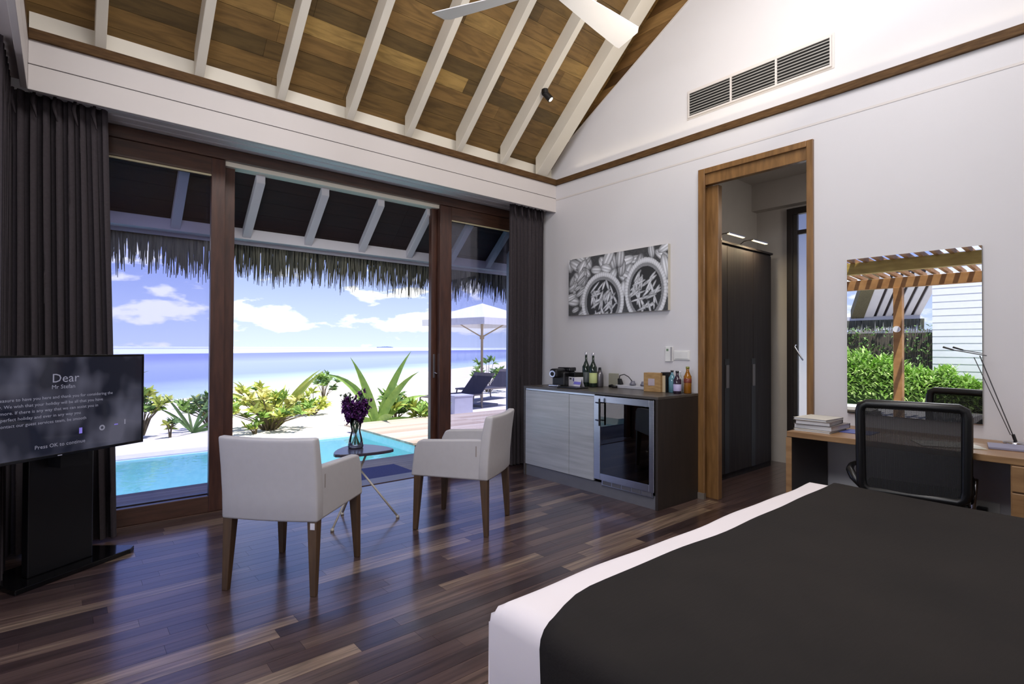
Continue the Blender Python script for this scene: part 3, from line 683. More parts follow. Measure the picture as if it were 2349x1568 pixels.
# ceiling fan
FW = mat('fan_white', (236, 236, 240), .4, var=.01)
fan = thing('ceiling_fan', 'white three blade ceiling fan hanging from the roof at the top edge', 'fan', (-1.815, -1.805, 3.505))
MB().lathe([(.02, .10), (.055, .08), (.07, .03), (.07, -.02), (.045, -.05), (.01, -.055)], n=24).build('hub', FW, fan, smooth=True)
MB().tube([(0, 0, .09), (0, 0, .9)], .014, 12).build('down_rod', FW, fan)
bl = MB()
prof = [(.05, .045, -.045), (.2, .055, -.06), (.5, .075, -.085), (.785, .09, -.105), (.82, .085, -.075)]
for (x, ya_, yb_) in prof:
    zt = .0; za_, zb_ = -ya_*.31, -yb_*.31; bl.v += [(x, ya_, za_-.003), (x, yb_, zb_-.003), (x, ya_, za_+.003), (x, yb_, zb_+.003)]
for i in range(len(prof)-1):
    a = 4*i; bl.f += [(a, a+4, a+5, a+1), (a+2, a+3, a+7, a+6), (a, a+2, a+6, a+4), (a+1, a+5, a+7, a+3)]
bl.f += [(0, 1, 3, 2), (16, 18, 19, 17)]
first = bl.build('blade', FW, fan); first.rotation_euler.z = math.radians(4)
for a in (118, 240):
    c = first.copy(); COL.objects.link(c); c.parent = fan; c.rotation_euler.z = math.radians(a)

# ============================================================ WHITE ARMCHAIRS
def armchair(label, loc, rotz):
    """local frame: front +Y, width along X; feet at (+-.243, +-.26)"""
    t = thing('armchair', label, 'armchair', loc, rotz, 'white armchairs at the little table')
    w, zb, zs = .262, .372, .47
    B(-w+.05, w-.05, -.20, .262, zb, zs).build('seat', CHW, t, bevel=.02, seg=3)
    # backrest: slab bowed in plan, leaning back
    bk = MB(); n = 10; pr = [(zb, 0.0), (.5, -.004), (.65, -.018), (.775, -.034), (.802, -.036)]
    for (z, dy) in pr:
        for i in range(n+1):
            u = -1+2*i/n; yy = -.275+dy-.018*(1-u*u); bk.v.append((u*(w+.002), yy, z+(.0 if z < .79 else -.006*(1-u*u))))
        for i in range(n+1):
            u = -1+2*i/n; yy = -.275+dy-.018*(1-u*u)+(.068 if z < .7 else .058 if z < .79 else .05); bk.v.append((u*(w+.002), yy, z+(.0 if z < .79 else -.006*(1-u*u))))
    st_ = 2*(n+1)
    for k in range(len(pr)-1):
        for i in range(n):
            a = k*st_+i; bk.f.append((a, a+1, a+1+st_, a+st_)); a += n+1; bk.f.append((a+1, a, a+st_, a+1+st_))
        a = k*st_; bk.f.append((a+n+1, a, a+st_, a+st_+n+1)); a = k*st_+n; bk.f.append((a, a+n+1, a+st_+n+1, a+st_))
    for i in range(n):
        bk.f.append((i+1, i, i+n+1, i+n+2)); a = (len(pr)-1)*st_+i; bk.f.append((a, a+1, a+n+2, a+n+1))
    bk.build('backrest', CHW, t, bevel=.012, smooth=True, seg=3)
    for s in (-1, 1):
        xi, xo = (w-.052)*s, w*s
        poly = [(-.235, zb), (.285, zb), (.262, .56), (.235, .612), (.205, .622), (-.27, .648)]
        a_ = MB().prismx(poly, min(xi, xo), max(xi, xo)); a_ = a_.build('armrest', CHW, t, bevel=.012, seg=3)
        # small zip seam where arm meets back
        B(xo-.002 if s < 0 else xo-.0005, xo+.0005 if s < 0 else xo+.002, -.198, -.192, .53, .60).build('seam', mat('seam_grey', (150, 140, 134), .6), a_)
    for sx in (-1, 1):
        for sy in (-1, 1):
            cx, cy = sx*.232, (.238 if sy > 0 else -.245)
            tx, ty = cx+sx*.010, cy+sy*(.018)
            MB().hexa([(tx-.015, ty-.015, 0), (tx+.015, ty-.015, 0), (tx+.015, ty+.015, 0), (tx-.015, ty+.015, 0), (cx-.026, cy-.026, zb+.003), (cx+.026, cy-.026, zb+.003), (cx+.026, cy+.026, zb+.003), (cx-.026, cy+.026, zb+.003)]).build('leg', LEGW, t, bevel=.003)
    return t
p = [(-3.456, -1.069), (-3.158, -1.454), (-2.753, -1.125), (-3.081, -.693)]
cx = sum(a for a, _ in p)/4; cy = sum(b_ for _, b_ in p)/4
fx = (p[2][0]+p[3][0]-p[0][0]-p[1][0])/2; fy = (p[2][1]+p[3][1]-p[0][1]-p[1][1])/2
a1 = armchair('white armchair seen from behind, the nearer one by the wooden door post', (cx, cy, 0), math.atan2(fy, fx)-PI/2)
tg = B(.236-.012, .236+.012, -.2735, -.2715, .335, .368); tg.build('tag', PAP, a1)
p = [(-1.963, -1.317), (-1.562, -1.046), (-1.818, -.595), (-2.266, -.926)]
cx = sum(a for a, _ in p)/4; cy = sum(b_ for _, b_ in p)/4
fx = (p[2][0]+p[3][0]-p[0][0]-p[1][0])/2; fy = (p[2][1]+p[3][1]-p[0][1]-p[1][1])/2
armchair('white armchair seen side on, the farther one next to the grey cabinet', (cx, cy, 0), math.atan2(fy, fx)-PI/2)

# ============================================================ LITTLE TABLE, VASE
tb = thing('side_table', 'small dark three cornered table on thin white crossed legs between the armchairs', 'table', (-2.47, -.40, 0))
tri = []
V3 = [Vector((-2.70+2.47+.02, -.50+.40)), Vector((-2.21+2.47-.02, -.58+.40)), Vector((-2.38+2.47, -.16+.40-.02))]
cc = sum(V3, Vector((0, 0)))/3
for k in range(3):
    A, Bv = V3[k], V3[(k+1) % 3]
    for i in range(8):
        u = i/8; q_ = A.lerp(Bv, u); out = (q_-cc).normalized(); q_ = q_+out*.055*math.sin(PI*u)
        tri.append((q_.x, q_.y))
def roundpoly(pl, it=2):
    for _ in range(it):
        n = len(pl); pl = [((pl[i-1][0]+2*pl[i][0]+pl[(i+1) % n][0])/4, (pl[i-1][1]+2*pl[i][1]+pl[(i+1) % n][1])/4) for i in range(n)]
    return pl
MB().prism(roundpoly(tri), .484, .505).build('tabletop', mat('dark_plum_top', (62, 54, 68), .3, coat=.3), tb, bevel=.004)
LW = mat('white_rod', (206, 198, 186), .4)
ft = [(-2.708+2.47, -.572+.40), (-2.225+2.47, -.595+.40), (-2.511+2.47, -.267+.40)]
tops = [(.10, .0), (-.06, .02), (.03, -.12)]
for (fx_, fy_), (tx, ty) in zip(ft, tops):
    MB().tube([(tx, ty, .484), (fx_, fy_, .012)], .0075, 8).lathe([(.012, 0), (.013, .012), (.008, .02)], (fx_, fy_, 0), 10).build('leg', LW, tb, smooth=True)
MB().tube([(.03, -.03, .18), (.04, 0, .21), (.02, .03, .2)], .006).build('brace', LW, tb)
va = thing('flower_vase', 'waisted clear glass vase of water on the little dark table', 'vase', (-2.443, -.343, .5052))
VG = glass_mat('vase_glass', (.97, .985, .985), 1.35)
MB().lathe([(.052, 0), (.057, .012), (.050, .06), (.037, .11), (.033, .13), (.040, .17), (.047, .225), (.044, .225), (.037, .17), (.030, .13), (.034, .11), (.046, .06), (.048, .02), (.001, .018)], n=28).build('glass', VG, va, smooth=True)
MB().lathe([(.051, .0), (.052, .012), (.045, .016)], n=28).build('base', mat('thick_glass_base', (196, 196, 226), .1), va, smooth=True)
bq = thing('orchid_bouquet', 'bunch of deep purple orchids with green buds in the glass vase', 'flowers', (-2.443, -.343, .527))
SG = mat('stem_green', (74, 104, 70), .5); PU = mat('purple_petal', (92, 34, 104), .55, col2=(58, 18, 62), scale=40); PU2 = mat('violet_petal', (140, 80, 170), .55, col2=(92, 34, 104), scale=40)
rf = random.Random(12); pet = [MB(), MB()]; buds = MB()
for i in range(16):
    a = rf.random()*2*PI; lean = rf.uniform(.02, .135); h = rf.uniform(.32, .46)-lean*.35
    top = Vector((math.cos(a)*lean, math.sin(a)*lean, h)); mid = Vector((math.cos(a)*.012, math.sin(a)*.012, .11))
    MB().tube([(-math.cos(a)*.028, -math.sin(a)*.028, .004), mid, mid.lerp(top, .5)+Vector((0, 0, .02)), top], .0028, 6).build('stem', SG, bq, smooth=True)
    for j in range(22):
        tt = rf.uniform(.30, .97); c_ = mid.lerp(top, tt)+Vector((rf.uniform(-.022, .022), rf.uniform(-.022, .022), rf.uniform(-.01, .02)))
        if tt > .86 and rf.random() < .6:
            for k in range(3): buds.leaf(c_, (rf.uniform(-1, 1), rf.uniform(-1, 1), 1), .025, .013, .2, 3)
        else:
            b_ = pet[0 if rf.random() < .68 else 1]
            d0 = Vector((rf.uniform(-1, 1), rf.uniform(-1, 1), rf.uniform(-.4, .7))).normalized()
            for k in range(5):
                an_ = 2*PI*k/5; u_ = d0.orthogonal().normalized(); v_ = d0.cross(u_)
                b_.leaf(c_, u_*math.cos(an_)+v_*math.sin(an_)+d0*.45, .027, .021, .2, 3, .3)
tag(pet[0].build('petals', PU, bq), kind='stuff'); tag(pet[1].build('petals', PU2, bq), kind='stuff'); tag(buds.build('buds', SG, bq), kind='stuff')

# ============================================================ TELEVISION
ux, uy = .8446, .5353            # along the screen, left to right
tv = thing('television', 'flat black television showing a welcome letter, cut by the left edge', 'television', (-3.77-.4455*ux+.0*uy, -.405-.4455*uy, .705), math.atan2(uy, ux))
GB = mat('gloss_black', (10, 10, 12), .12)
B(-.4455, .4455, 0, .035, 0, .508).build('housing', GB, tv, bevel=.003)
for a in ((-.4455, .4455, .497, .508), (-.4455, .4455, 0, .014), ):
    B(a[0], a[1], -.006, 0, a[2], a[3]).build('bezel', GB, tv, bevel=.001)
for a in ((-.4455, -.436), (.436, .4455)): B(a[0], a[1], -.006, 0, .014, .497).build('bezel', GB, tv)
SM = bpy.data.materials.new('tv_screen'); SM.use_nodes = True; t_ = SM.node_tree; n_ = t_.nodes; bs = n_['Principled BSDF']; bs.inputs['Roughness'].default_value = .06; bs.inputs['Base Color'].default_value = (.008, .009, .014, 1)
tcn = n_.new('ShaderNodeTexCoord'); mpn = n_.new('ShaderNodeMapping'); mpn.inputs['Scale'].default_value = (5, 1, 3.2); t_.links.new(tcn.outputs['Object'], mpn.inputs[0]); nzn = n_.new('ShaderNodeTexNoise'); nzn.inputs['Scale'].default_value = 1.1; nzn.inputs['Detail'].default_value = 2; t_.links.new(mpn.outputs[0], nzn.inputs[0])
rr_ = n_.new('ShaderNodeValToRGB'); rr_.color_ramp.elements[0].position = .42; rr_.color_ramp.elements[0].color = (.006, .007, .014, 1); rr_.color_ramp.elements[1].position = .66; rr_.color_ramp.elements[1].color = (.085, .085, .12, 1); t_.links.new(nzn.outputs[0], rr_.inputs[0]); t_.links.new(rr_.outputs[0], bs.inputs['Emission Color']); bs.inputs['Emission Strength'].default_value = .8
scn = B(-.436, .436, -.003, -.0005, .014, .497).build('screen', SM, tv)
TXT = mat('screen_text', (90, 90, 100), emis=(180, 180, 205), es=.3)
def scr(x, z): return Matrix.Translation((x, -.0042, z)) @ Matrix.Rotation(PI/2, 4, 'X')
text_mesh('Dear', .062, TXT, scn, scr(-.03, .372)); text_mesh('Mr Stefan', .028, TXT, scn, scr(-.03, .34))
for i, s_ in enumerate(('it is a great pleasure to have you here and thank you for considering the', 'upcoming stay. We wish that your holiday will be all that you have', 'imagined and more. If there is any way that we can assist you in', 'meeting your perfect holiday and ever in any way you', 'need, please contact our guest services team, be smooth')):
    text_mesh(s_, .0215, TXT, scn, scr(-.36, .292-.030*i))
text_mesh('Press OK to continue', .026, TXT, scn, scr(-.10, .052))
rg = MB(); rg.add([(.215+.015*math.cos(2*PI*k/16)*r_, -.0042, .115+.015*math.sin(2*PI*k/16)*r_) for r_ in (1, .5) for k in range(16)], [(k, (k+1) % 16, 16+(k+1) % 16, 16+k) for k in range(16)]); rg.build('screen_icon', TXT, scn)
B(.28, .30, -.0042, -.004, .12, .126).build('screen_icon', mat('violet_icon', (120, 110, 200), emis=(120, 110, 200), es=.5), scn); B(.335, .342, -.0042, -.004, .118, .145).build('screen_icon', TXT, scn); B(.10, .115, -.0042, -.004, .10, .13).build('screen_icon', mat('violet_icon', (0, 0, 0)), scn)
B(.0, .02, -.0065, -.006, .004, .008).build('standby_light', TXT, tv)
tvs = thing('television_stand', 'black pedestal stand with a broad flat foot under the television', 'stand', (-3.76, -.15, 0), math.atan2(uy, ux))
MB().prism([(-.64, .0), (-.05, .0), (0, .035), (-.0, .06), (-.10, .34), (-.50, .34), (-.62, .22)], 0, .028).build('foot', GB, tvs, bevel=.004)
B(-.53, -.20, .10, .15, .028, .72).build('column', BLACK, tvs, bevel=.006)
B(-.44, -.30, -.0, .10, .60, .70).build('bracket', BLACKM, tvs)

# ============================================================ BED
SHEET = mat('white_sheet', (232, 224, 226), .7, var=.02, scale=4, bump=.05)
THR = mat('charcoal_throw', (38, 34, 32), .85, col2=(31, 28, 27), scale=3, bump=.0, spec=.2)
tn = THR.node_tree; nn = tn.nodes; wv = nn.new('ShaderNodeTexNoise'); wv.inputs['Scale'].default_value = 55; gp = nn.new('ShaderNodeNewGeometry'); mpp = nn.new('ShaderNodeMapping'); mpp.inputs['Scale'].default_value = (.4, 2.5, 2.5); tn.links.new(gp.outputs['Position'], mpp.inputs[0]); tn.links.new(mpp.outputs[0], wv.inputs[0]); bpn = nn.new('ShaderNodeBump'); bpn.inputs['Strength'].default_value = .25; bpn.inputs['Distance'].default_value = .003; tn.links.new(wv.outputs[0], bpn.inputs['Height']); tn.links.new(bpn.outputs[0], nn['Principled BSDF'].inputs['Normal'])
bed = thing('bed', 'large low bed made up with white sheets in the right foreground', 'bed', (-2.25, -4.1, 0))
BX0, BX1, BY1, BY0 = -3.243, -1.175, -3.018, -5.05
def rbox(x0, x1, y0, y1, z0, z1, r, nx, ny, wob, seed):
    """rounded mattress top: grid over the top whose edges roll down the sides"""
    b_ = MB(); rr = random.Random(seed)
    us = [0, .0]; 
    def prof(t, n, a, c):  # returns position along and drop for param 0..1
        return a+(c-a)*t
    cols_ = []
    def ring(n, a, c):
        out = [(a, -(z1-z0)), (a, -(z1-z0)*.5), (a, -r)]
        for k in range(1, 5): th = PI/2*k/4; out.append((a+r*(1-math.cos(th)), -r*(1-math.sin(th))))
        for k in range(1, n): out.append((a+r+(c-a-2*r)*k/n, 0))
        o2 = [(c-(p_-a), d_) for p_, d_ in out[:7]][::-1]
        return out+o2
    gx = ring(nx, x0, x1); gy = ring(ny, y0, y1)
    ph = [rr.uniform(0, 6) for _ in range(8)]
    for j, (yy, dy) in enumerate(gy):
        for i, (xx, dx) in enumerate(gx):
            d_ = min(dx, dy); top = 1 if d_ > -r else 0
            wx = wob*(math.sin(yy*7+ph[0])+.6*math.sin(yy*17+ph[1])); wy = wob*(math.sin(xx*6+ph[2])+.6*math.sin(xx*15+ph[3]))
            wz = wob*.6*(math.sin(xx*3.1+yy*2.3+ph[4])+.5*math.sin(xx*8+ph[5])*math.sin(yy*7+ph[6])) if d_ > -.2 else 0
            ex = wx if dx < 0 else 0; ey = wy if dy < 0 else 0
            b_.v.append((xx+ex, yy+ey, z1+d_+wz))
    w = len(gx)
    for j in range(len(gy)-1):
        for i in range(w-1):
            a = j*w+i; b_.f.append((a, a+1, a+w+1, a+w))
    return b_
rbox(BX0, BX1, BY0, BY1, .22, .583, .06, 40, 24, .004, 2).build('duvet', SHEET, bed, smooth=True, world=True)
B(BX0+.03, BX1-.03, BY0, BY1-.03, .05, .32).build('mattress', SHEET, bed, bevel=.03, world=True)
B(BX0+.06, BX1-.06, BY0, BY1-.06, 0, .10).build('bed_base', BLACKM, bed, world=True)
th = rbox(BX0-.014, BX1+.014, BY0-.02, BY1+.2, .26, .594, .055, 30, 28, .006, 2)
# cut the throw short of the foot: keep only cells behind a slightly wavy hem
keep = []
def hem(x): return -3.165-.004*math.sin(x*5)-.003*math.sin(x*13)
w_ = len([0])
nv = []
for (a, b_, c) in th.v:
    h = hem(a)-(.05+.05*(.58-c) if a < BX0+.05 else 0)*(1 if a < BX0+.10 else 0)
    if a < BX0+.25 and a >= BX0+.05: h -= .05*((BX0+.25-a)/.2)**2
    nv.append((a, min(b_, h), c if b_ <= h or c > .5 else c))
th2 = MB(); th2.v = nv
for f in th.f:
    ys = [nv[i][1]-th.v[i][1] for i in f]
    if sum(1 for d in ys if d < -1e-6) >= 4: continue
    th2.f.append(f)
to = th2.build('bed_throw', THR, None, smooth=True, solid=.006); tag(to, 'charcoal woven throw spread over the white bed', 'throw')

# ============================================================ DESK
dk = thing('desk', 'long slim oak desk along the wall below the mirror', 'desk', (-.3, -3.9, 0))
B(-.61, -.01, -5.2, -2.69, .703, .738).build('desktop', DESKW, dk, bevel=.003, world=True)
B(-.61, -.01, -2.718, -2.69, 0, .703).build('end_panel', DESKD, dk, world=True)
B(-.614, -.61, -2.722, -2.688, 0, .70).build('end_edge', DESKW, dk, world=True)
B(-.60, -.01, -4.4, -3.735, 0.06, .703).build('drawer_unit', DESKW, dk, world=True)
for i, (a, b_) in enumerate(((.575, .698), (.42, .568), (.24, .413), (.07, .233))):
    dr = B(-.618, -.60, -4.39, -3.74, a, b_).build('drawer', DESKW, dk, bevel=.003, world=True)
BKW = [mat('book_pages', (206, 206, 210), .7), mat('grey_book_cover', (92, 92, 98), .5), mat('blue_leaflet', (72, 82, 150), .5), mat('pale_cover', (214, 210, 200), .5), mat('brown_cover', (110, 100, 96), .5)]
def book(label, x0, x1, y0, y1, z, h, cover, rot=0, top=None, grp=None):
    t = thing('book', label, 'book', ((x0+x1)/2, (y0+y1)/2, z), math.radians(rot), grp)
    hx, hy = (x1-x0)/2, (y1-y0)/2
    B(-hx+.004, hx-.004, -hy+.004, hy-.004, .002, h-.002).build('pages', BKW[0], t)
    cv_ = B(-hx, hx, -hy, hy, 0, .002).build('cover', cover, t); B(-hx, hx, -hy, hy, h-.002, h).build('cover', top or cover, t); B(hx-.003, hx, -hy, hy, 0, h).build('spine', cover, cv_)
G_ = 'books stacked on the left end of the desk'
book('bottom book of the desk stack, widest, with a pale cover', -.54, -.26, -2.915, -2.705, .7385, .012, BKW[3], 0, grp=G_)
book('thick book with grey brown cover, second from the bottom of the desk stack', -.52, -.23, -2.925, -2.70, .751, .030, BKW[4], -2, grp=G_)
book('thick book with pages showing, third from the bottom of the desk stack', -.53, -.27, -2.905, -2.705, .7815, .024, BKW[1], 3, BKW[4], grp=G_)
book('thin light magazine book on top of the desk stack', -.52, -.28, -2.90, -2.70, .806, .014, BKW[3], -4, grp=G_)
o = B(-.09, .09, -.11, .06, 0, .003).build('leaflet', BKW[2], None); o.location = (-.31, -2.98, .7385); tag(o, 'flat blue leaflet on the desk right of the book stack', 'leaflet')
o = B(-.10, .10, -.14, .14, 0, .004).build('magazine', mat('magazine_cover', (214, 208, 190), .4, col2=(150, 150, 140), scale=20), None); o.location = (-.43, -3.46, .7385); o.rotation_euler.z = math.radians(28); tag(o, 'open pale magazine on the desk right of the black chair', 'magazine')
o = B(-.09, .09, -.075, .10, 0, .012).build('folder', mat('folder_grey', (150, 150, 176), .4), None, bevel=.002); o.location = (-.30, -3.71, .7385); o.rotation_euler.z = math.radians(10); tag(o, 'slim grey folder lying on the desk at the foot of the lamp', 'folder')
bw = thing('bowl', 'white bowl cut by the right edge of the photo', 'bowl', (-.50, -3.87, .7385))
MB().lathe([(.03, 0), (.035, .006), (.075, .04), (.10, .085), (.096, .085), (.07, .042), (.03, .012), (.001, .012)], n=28).build('body', WP, bw, smooth=True)
for i, (x, y) in enumerate(((0.0, .035), (-.03, -.03), (.04, -.02))):
    o = MB().lathe([(.001, -.034), (.018, -.03), (.032, -.012), (.035, .004), (.028, .022), (.012, .033), (.001, .034)], n=16).build('orange', mat('orange_peel', (226, 150, 30), .45), None, smooth=True); o.location = (-.50+x, -3.87+y, .7385+.068+.01*i); tag(o, ['orange fruit at the left of the white bowl', 'orange fruit in the front of the white bowl', 'orange fruit at the back of the white bowl'][i], 'fruit', 'oranges in the bowl')
lp = thing('desk_lamp', 'thin chrome desk lamp with a long slanting arm beside the mirror', 'lamp', (-.12, -3.70, .7385))
MB().lathe([(.05, 0), (.055, .004), (.055, .012), (.01, .018)], (0, 0, 0), 24).build('base', CHROME, lp, smooth=True)
MB().tube([(0, 0, .012), (0, .012, .055)], .008).build('joint', BLACK, lp)
pA = Vector((-.15, -3.555, 1.225)); Lb = Vector(lp.location)
MB().tube([Vector((0, .012, .05)), pA-Lb], .0028, 6).tube([Vector((0, .022, .05)), pA-Lb+Vector((0, .025, -.01))], .0022, 6).build('lower_arm', mat('grey_rod', (110, 110, 112), .3, .7), lp)
MB().tube([pA-Lb+Vector((0, -.03, 0)), Vector((-.15, -3.44, 1.256))-Lb], .003, 6).build('upper_arm', mat('grey_rod', (0, 0, 0)), lp)
MB().tube([Vector((-.15, -3.44, 1.256))-Lb, Vector((-.15, -3.39, 1.274))-Lb], [.004, .006], 8).build('lamp_head', BLACK, lp)

# office chair
oc = thing('office_chair', 'black mesh back office chair tucked under the desk', 'chair', (-.69, -3.36, 0), math.radians(10))
MESHM = bpy.data.materials.new('black_mesh_cloth'); MESHM.use_nodes = True; t_ = MESHM.node_tree; n_ = t_.nodes; bs = n_['Principled BSDF']; bs.inputs['Base Color'].default_value = (.012, .012, .014, 1); bs.inputs['Roughness'].default_value = .7
tcn = n_.new('ShaderNodeTexCoord'); wn = n_.new('ShaderNodeTexWave'); wn.bands_direction = 'Y'; wn.inputs['Scale'].default_value = 70; wn.inputs['Distortion'].default_value = 0; t_.links.new(tcn.outputs['Object'], wn.inputs[0])
mr = n_.new('ShaderNodeMapRange'); mr.inputs[1].default_value = .0; mr.inputs[2].default_value = 1; mr.inputs[3].default_value = .84; mr.inputs[4].default_value = 1.0; t_.links.new(wn.outputs['Fac'], mr.inputs[0]); t_.links.new(mr.outputs[0], bs.inputs['Alpha'])
def bk(y, z): return (-.012+(z-.5)*-.06, y, z)
Lc = [(-.222, .54), (-.225, .92), (-.218, .948), (-.195, .962), (.195, .962), (.218, .948), (.225, .92), (.222, .54), (.214, .505), (.185, .485), (-.185, .485), (-.214, .505)]
oc_back = []
for k in range(len(Lc)): oc_back.append(bk(*Lc[k]))
fr_ = MB(); pts = oc_back+[oc_back[0], oc_back[1]]; fr_.tube(pts, .024, 10, caps=False)
bfr = fr_.build('back_frame', BLACK, oc, smooth=True)
ms = MB(); n = 12
for j in range(n+1):
    for i in range(n+1):
        y = -.215+.43*i/n; z = .485+.465*j/n; q_ = bk(y, z); ms.v.append((q_[0]-.016*math.sin(PI*i/n), y, z))
for j in range(n):
    for i in range(n): a = j*(n+1)+i; ms.f.append((a, a+1, a+n+2, a+n+1))
ms.build('mesh_back', MESHM, bfr, smooth=True)
B(.02, .42, -.235, .235, .42, .475).build('seat', BLACKM, oc, bevel=.02)
for s in (-1, 1):
    MB().tube([(-.01, s*.215, .50), (.02, s*(.262 if s > 0 else .235), .54), (.05, s*(.285 if s > 0 else .235), .575), (.14, s*(.288 if s > 0 else .24), .585), (.28, s*(.285 if s > 0 else .24), .575)], [.02, .022, .02, .016, .012], 8).build('arm', BLACK, oc, smooth=True)
    MB().tube([(.24, s*.262, .57), (.28, s*.25, .40), (.28, s*.235, .015), (-.16, s*.235, .014)], .011, 8).build('chrome_leg', CHROME, oc, smooth=True)
MB().tube([(.28, -.25, .40), (.28, .25, .40)], .011, 8).build('crossbar', CHROME, oc, smooth=True)
MB().tube([(-.16, -.235, .014), (-.16, .235, .014)], .011, 8).build('floor_bar', CHROME, oc, smooth=True)

# ============================================================ OUTSIDE, FRONT
# eaves: rafters, dark boarding, beam, thatch
ev = struct('eaves')
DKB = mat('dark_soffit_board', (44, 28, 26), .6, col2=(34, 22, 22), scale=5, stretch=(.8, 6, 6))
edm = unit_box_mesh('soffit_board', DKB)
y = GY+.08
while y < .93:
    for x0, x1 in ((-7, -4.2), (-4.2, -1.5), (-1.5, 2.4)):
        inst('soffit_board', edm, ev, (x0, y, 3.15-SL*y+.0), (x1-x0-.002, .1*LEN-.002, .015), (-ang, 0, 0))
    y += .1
EW = mat('eave_white_paint', (214, 214, 222), .55, var=.02)
for i in range(-4, 12):
    xc = -.21-.537*i
    rafter(xc, .07, .955, GY+.07, 3.065, .085, ev, EW)
B(-7, 2.4, .95, 1.07, 2.205, 2.30).build('beam', EW, ev, bevel=.004)
B(-7, 2.4, 1.07, 1.09, 2.175, 2.40).build('fascia', EW, ev)
rt = random.Random(5); thb = MB()
for layer, (yy, zt, n) in enumerate(((1.10, 2.28, 900), (1.15, 2.30, 900), (1.20, 2.30, 700))):
    for i in range(n):
        x = -5.2+7.0*(i+rt.random())/n; L = .27+rt.uniform(-.14, .13)+.03*math.sin(x*9)+(.03*math.sin(x*31)); w_ = rt.uniform(.004, .009); dx = rt.uniform(-.03, .03); dy = rt.uniform(-.01, .05); y_ = yy+rt.uniform(-.02, .02)
        z1_ = zt-L-.06; o_ = len(thb.v)
        thb.v += [(x-w_, y_, zt), (x+w_, y_+.003, zt), (x+w_+dx*.5, y_+dy*.4, (zt+z1_)/2), (x-w_+dx*.5, y_+dy*.4, (zt+z1_)/2), (x+dx+w_*.3, y_+dy, z1_), (x+dx-w_*.3, y_+dy, z1_)]
        thb.f += [(o_, o_+1, o_+2, o_+3), (o_+3, o_+2, o_+4, o_+5)]
THR2 = mat('thatch_fringe', (122, 122, 106), .9, col2=(70, 74, 72), scale=60, stretch=(1, 1, .05))
tag(thb.build('thatch_fringe', THR2, ev), kind='stuff')

dkk = struct('deck')
DKM = plank_mat('weathered_deck_board', [(104, 94, 92), (124, 112, 108), (142, 130, 122), (160, 148, 138)], .6, gs=(2, 40, 40), grain=.25, pos=(0, .3, .7, 1))
dme = unit_box_mesh('deck_board', DKM)
y = GY+.16
while y < 1.5:
    for x0, x1 in ((-7, -4.6), (-4.6, -2.2), (-2.2, .2), (.2, 3)):
        inst('deck_board', dme, dkk, (x0, y, -.05), (x1-x0-.004, .088, .03))
    y += .092
B(-7, 3, GY+.15, 1.52, -.30, -.055).build('deck_joist', BLACKM, dkk)
mt = B(-1.95, -1.36, .62, 1.12, -.0195, -.011).build('patch', mat('blue_patch', (66, 70, 120), .9, col2=(52, 56, 100), scale=80), None); tag(mt, 'blue doormat on the deck outside the open doors', 'patch')  # thin flat blue rectangle laid on the deck boards

pl = struct('pool')
TL = bpy.data.materials.new('turquoise_tile'); TL.use_nodes = True; t_ = TL.node_tree; n_ = t_.nodes
gp = n_.new('ShaderNodeNewGeometry'); ck = n_.new('ShaderNodeTexVoronoi'); ck.inputs['Scale'].default_value = 18; t_.links.new(gp.outputs['Position'], ck.inputs[0]); rr_ = n_.new('ShaderNodeValToRGB'); rr_.color_ramp.elements[0].color = (.52, .86, .90, 1); rr_.color_ramp.elements[1].color = (.64, .92, .95, 1); t_.links.new(ck.outputs['Color'], rr_.inputs[0]); t_.links.new(rr_.outputs[0], n_['Principled BSDF'].inputs['Base Color']); n_['Principled BSDF'].inputs['Roughness'].default_value = .4
B(-6, -.5, 1.5, 3.95, -1.3, -1.2).build('pool_floor', TL, pl)
B(-6, -.5, 1.5, 2.35, -1.2, -.42).build('pool_step', TL, pl)
B(-6, -.5, 3.93, 4.0, -1.2, -.15).build('pool_wall', TL, pl); B(-.52, -.45, 1.5, 4.0, -1.2, -.055).build('pool_wall', TL, pl)
B(-.52, 3.0, 1.5, 2.11, -1.2, -1.1).build('pool_floor', TL, pl); B(-.52, 3.0, 2.10, 2.13, -1.1, -.055).build('pool_wall', TL, pl)
WT = bpy.data.materials.new('pool_water'); WT.use_nodes = True; t_ = WT.node_tree; n_ = t_.nodes; n_.clear()
tr = n_.new('ShaderNodeBsdfTransparent'); tr.inputs[0].default_value = (.74, .96, .985, 1); gl = n_.new('ShaderNodeBsdfGlossy'); gl.inputs['Roughness'].default_value = .03
fr_n = n_.new('ShaderNodeFresnel'); fr_n.inputs[0].default_value = 1.33; mxs = n_.new('ShaderNodeMixShader'); o_ = n_.new('ShaderNodeOutputMaterial')
nzw = n_.new('ShaderNodeTexNoise'); nzw.inputs['Scale'].default_value = 7; bpw = n_.new('ShaderNodeBump'); bpw.inputs['Strength'].default_value = .25; bpw.inputs['Distance'].default_value = .02
gp = n_.new('ShaderNodeNewGeometry'); L_ = t_.links; L_.new(gp.outputs['Position'], nzw.inputs[0]); L_.new(nzw.outputs[0], bpw.inputs['Height']); L_.new(bpw.outputs[0], gl.inputs['Normal'])
L_.new(fr_n.outputs[0], mxs.inputs[0]); L_.new(tr.outputs[0], mxs.inputs[1]); L_.new(gl.outputs[0], mxs.inputs[2]); L_.new(mxs.outputs[0], o_.inputs[0])
MB().add([(-6, 1.5, -.16), (-.5, 1.5, -.16), (-.5, 3.93, -.16), (-6, 3.93, -.16)], [(0, 1, 2, 3)]).add([(-.5, 1.5, -.16), (3, 1.5, -.16), (3, 2.1, -.16), (-.5, 2.1, -.16)], [(0, 1, 2, 3)]).build('water', WT, pl)
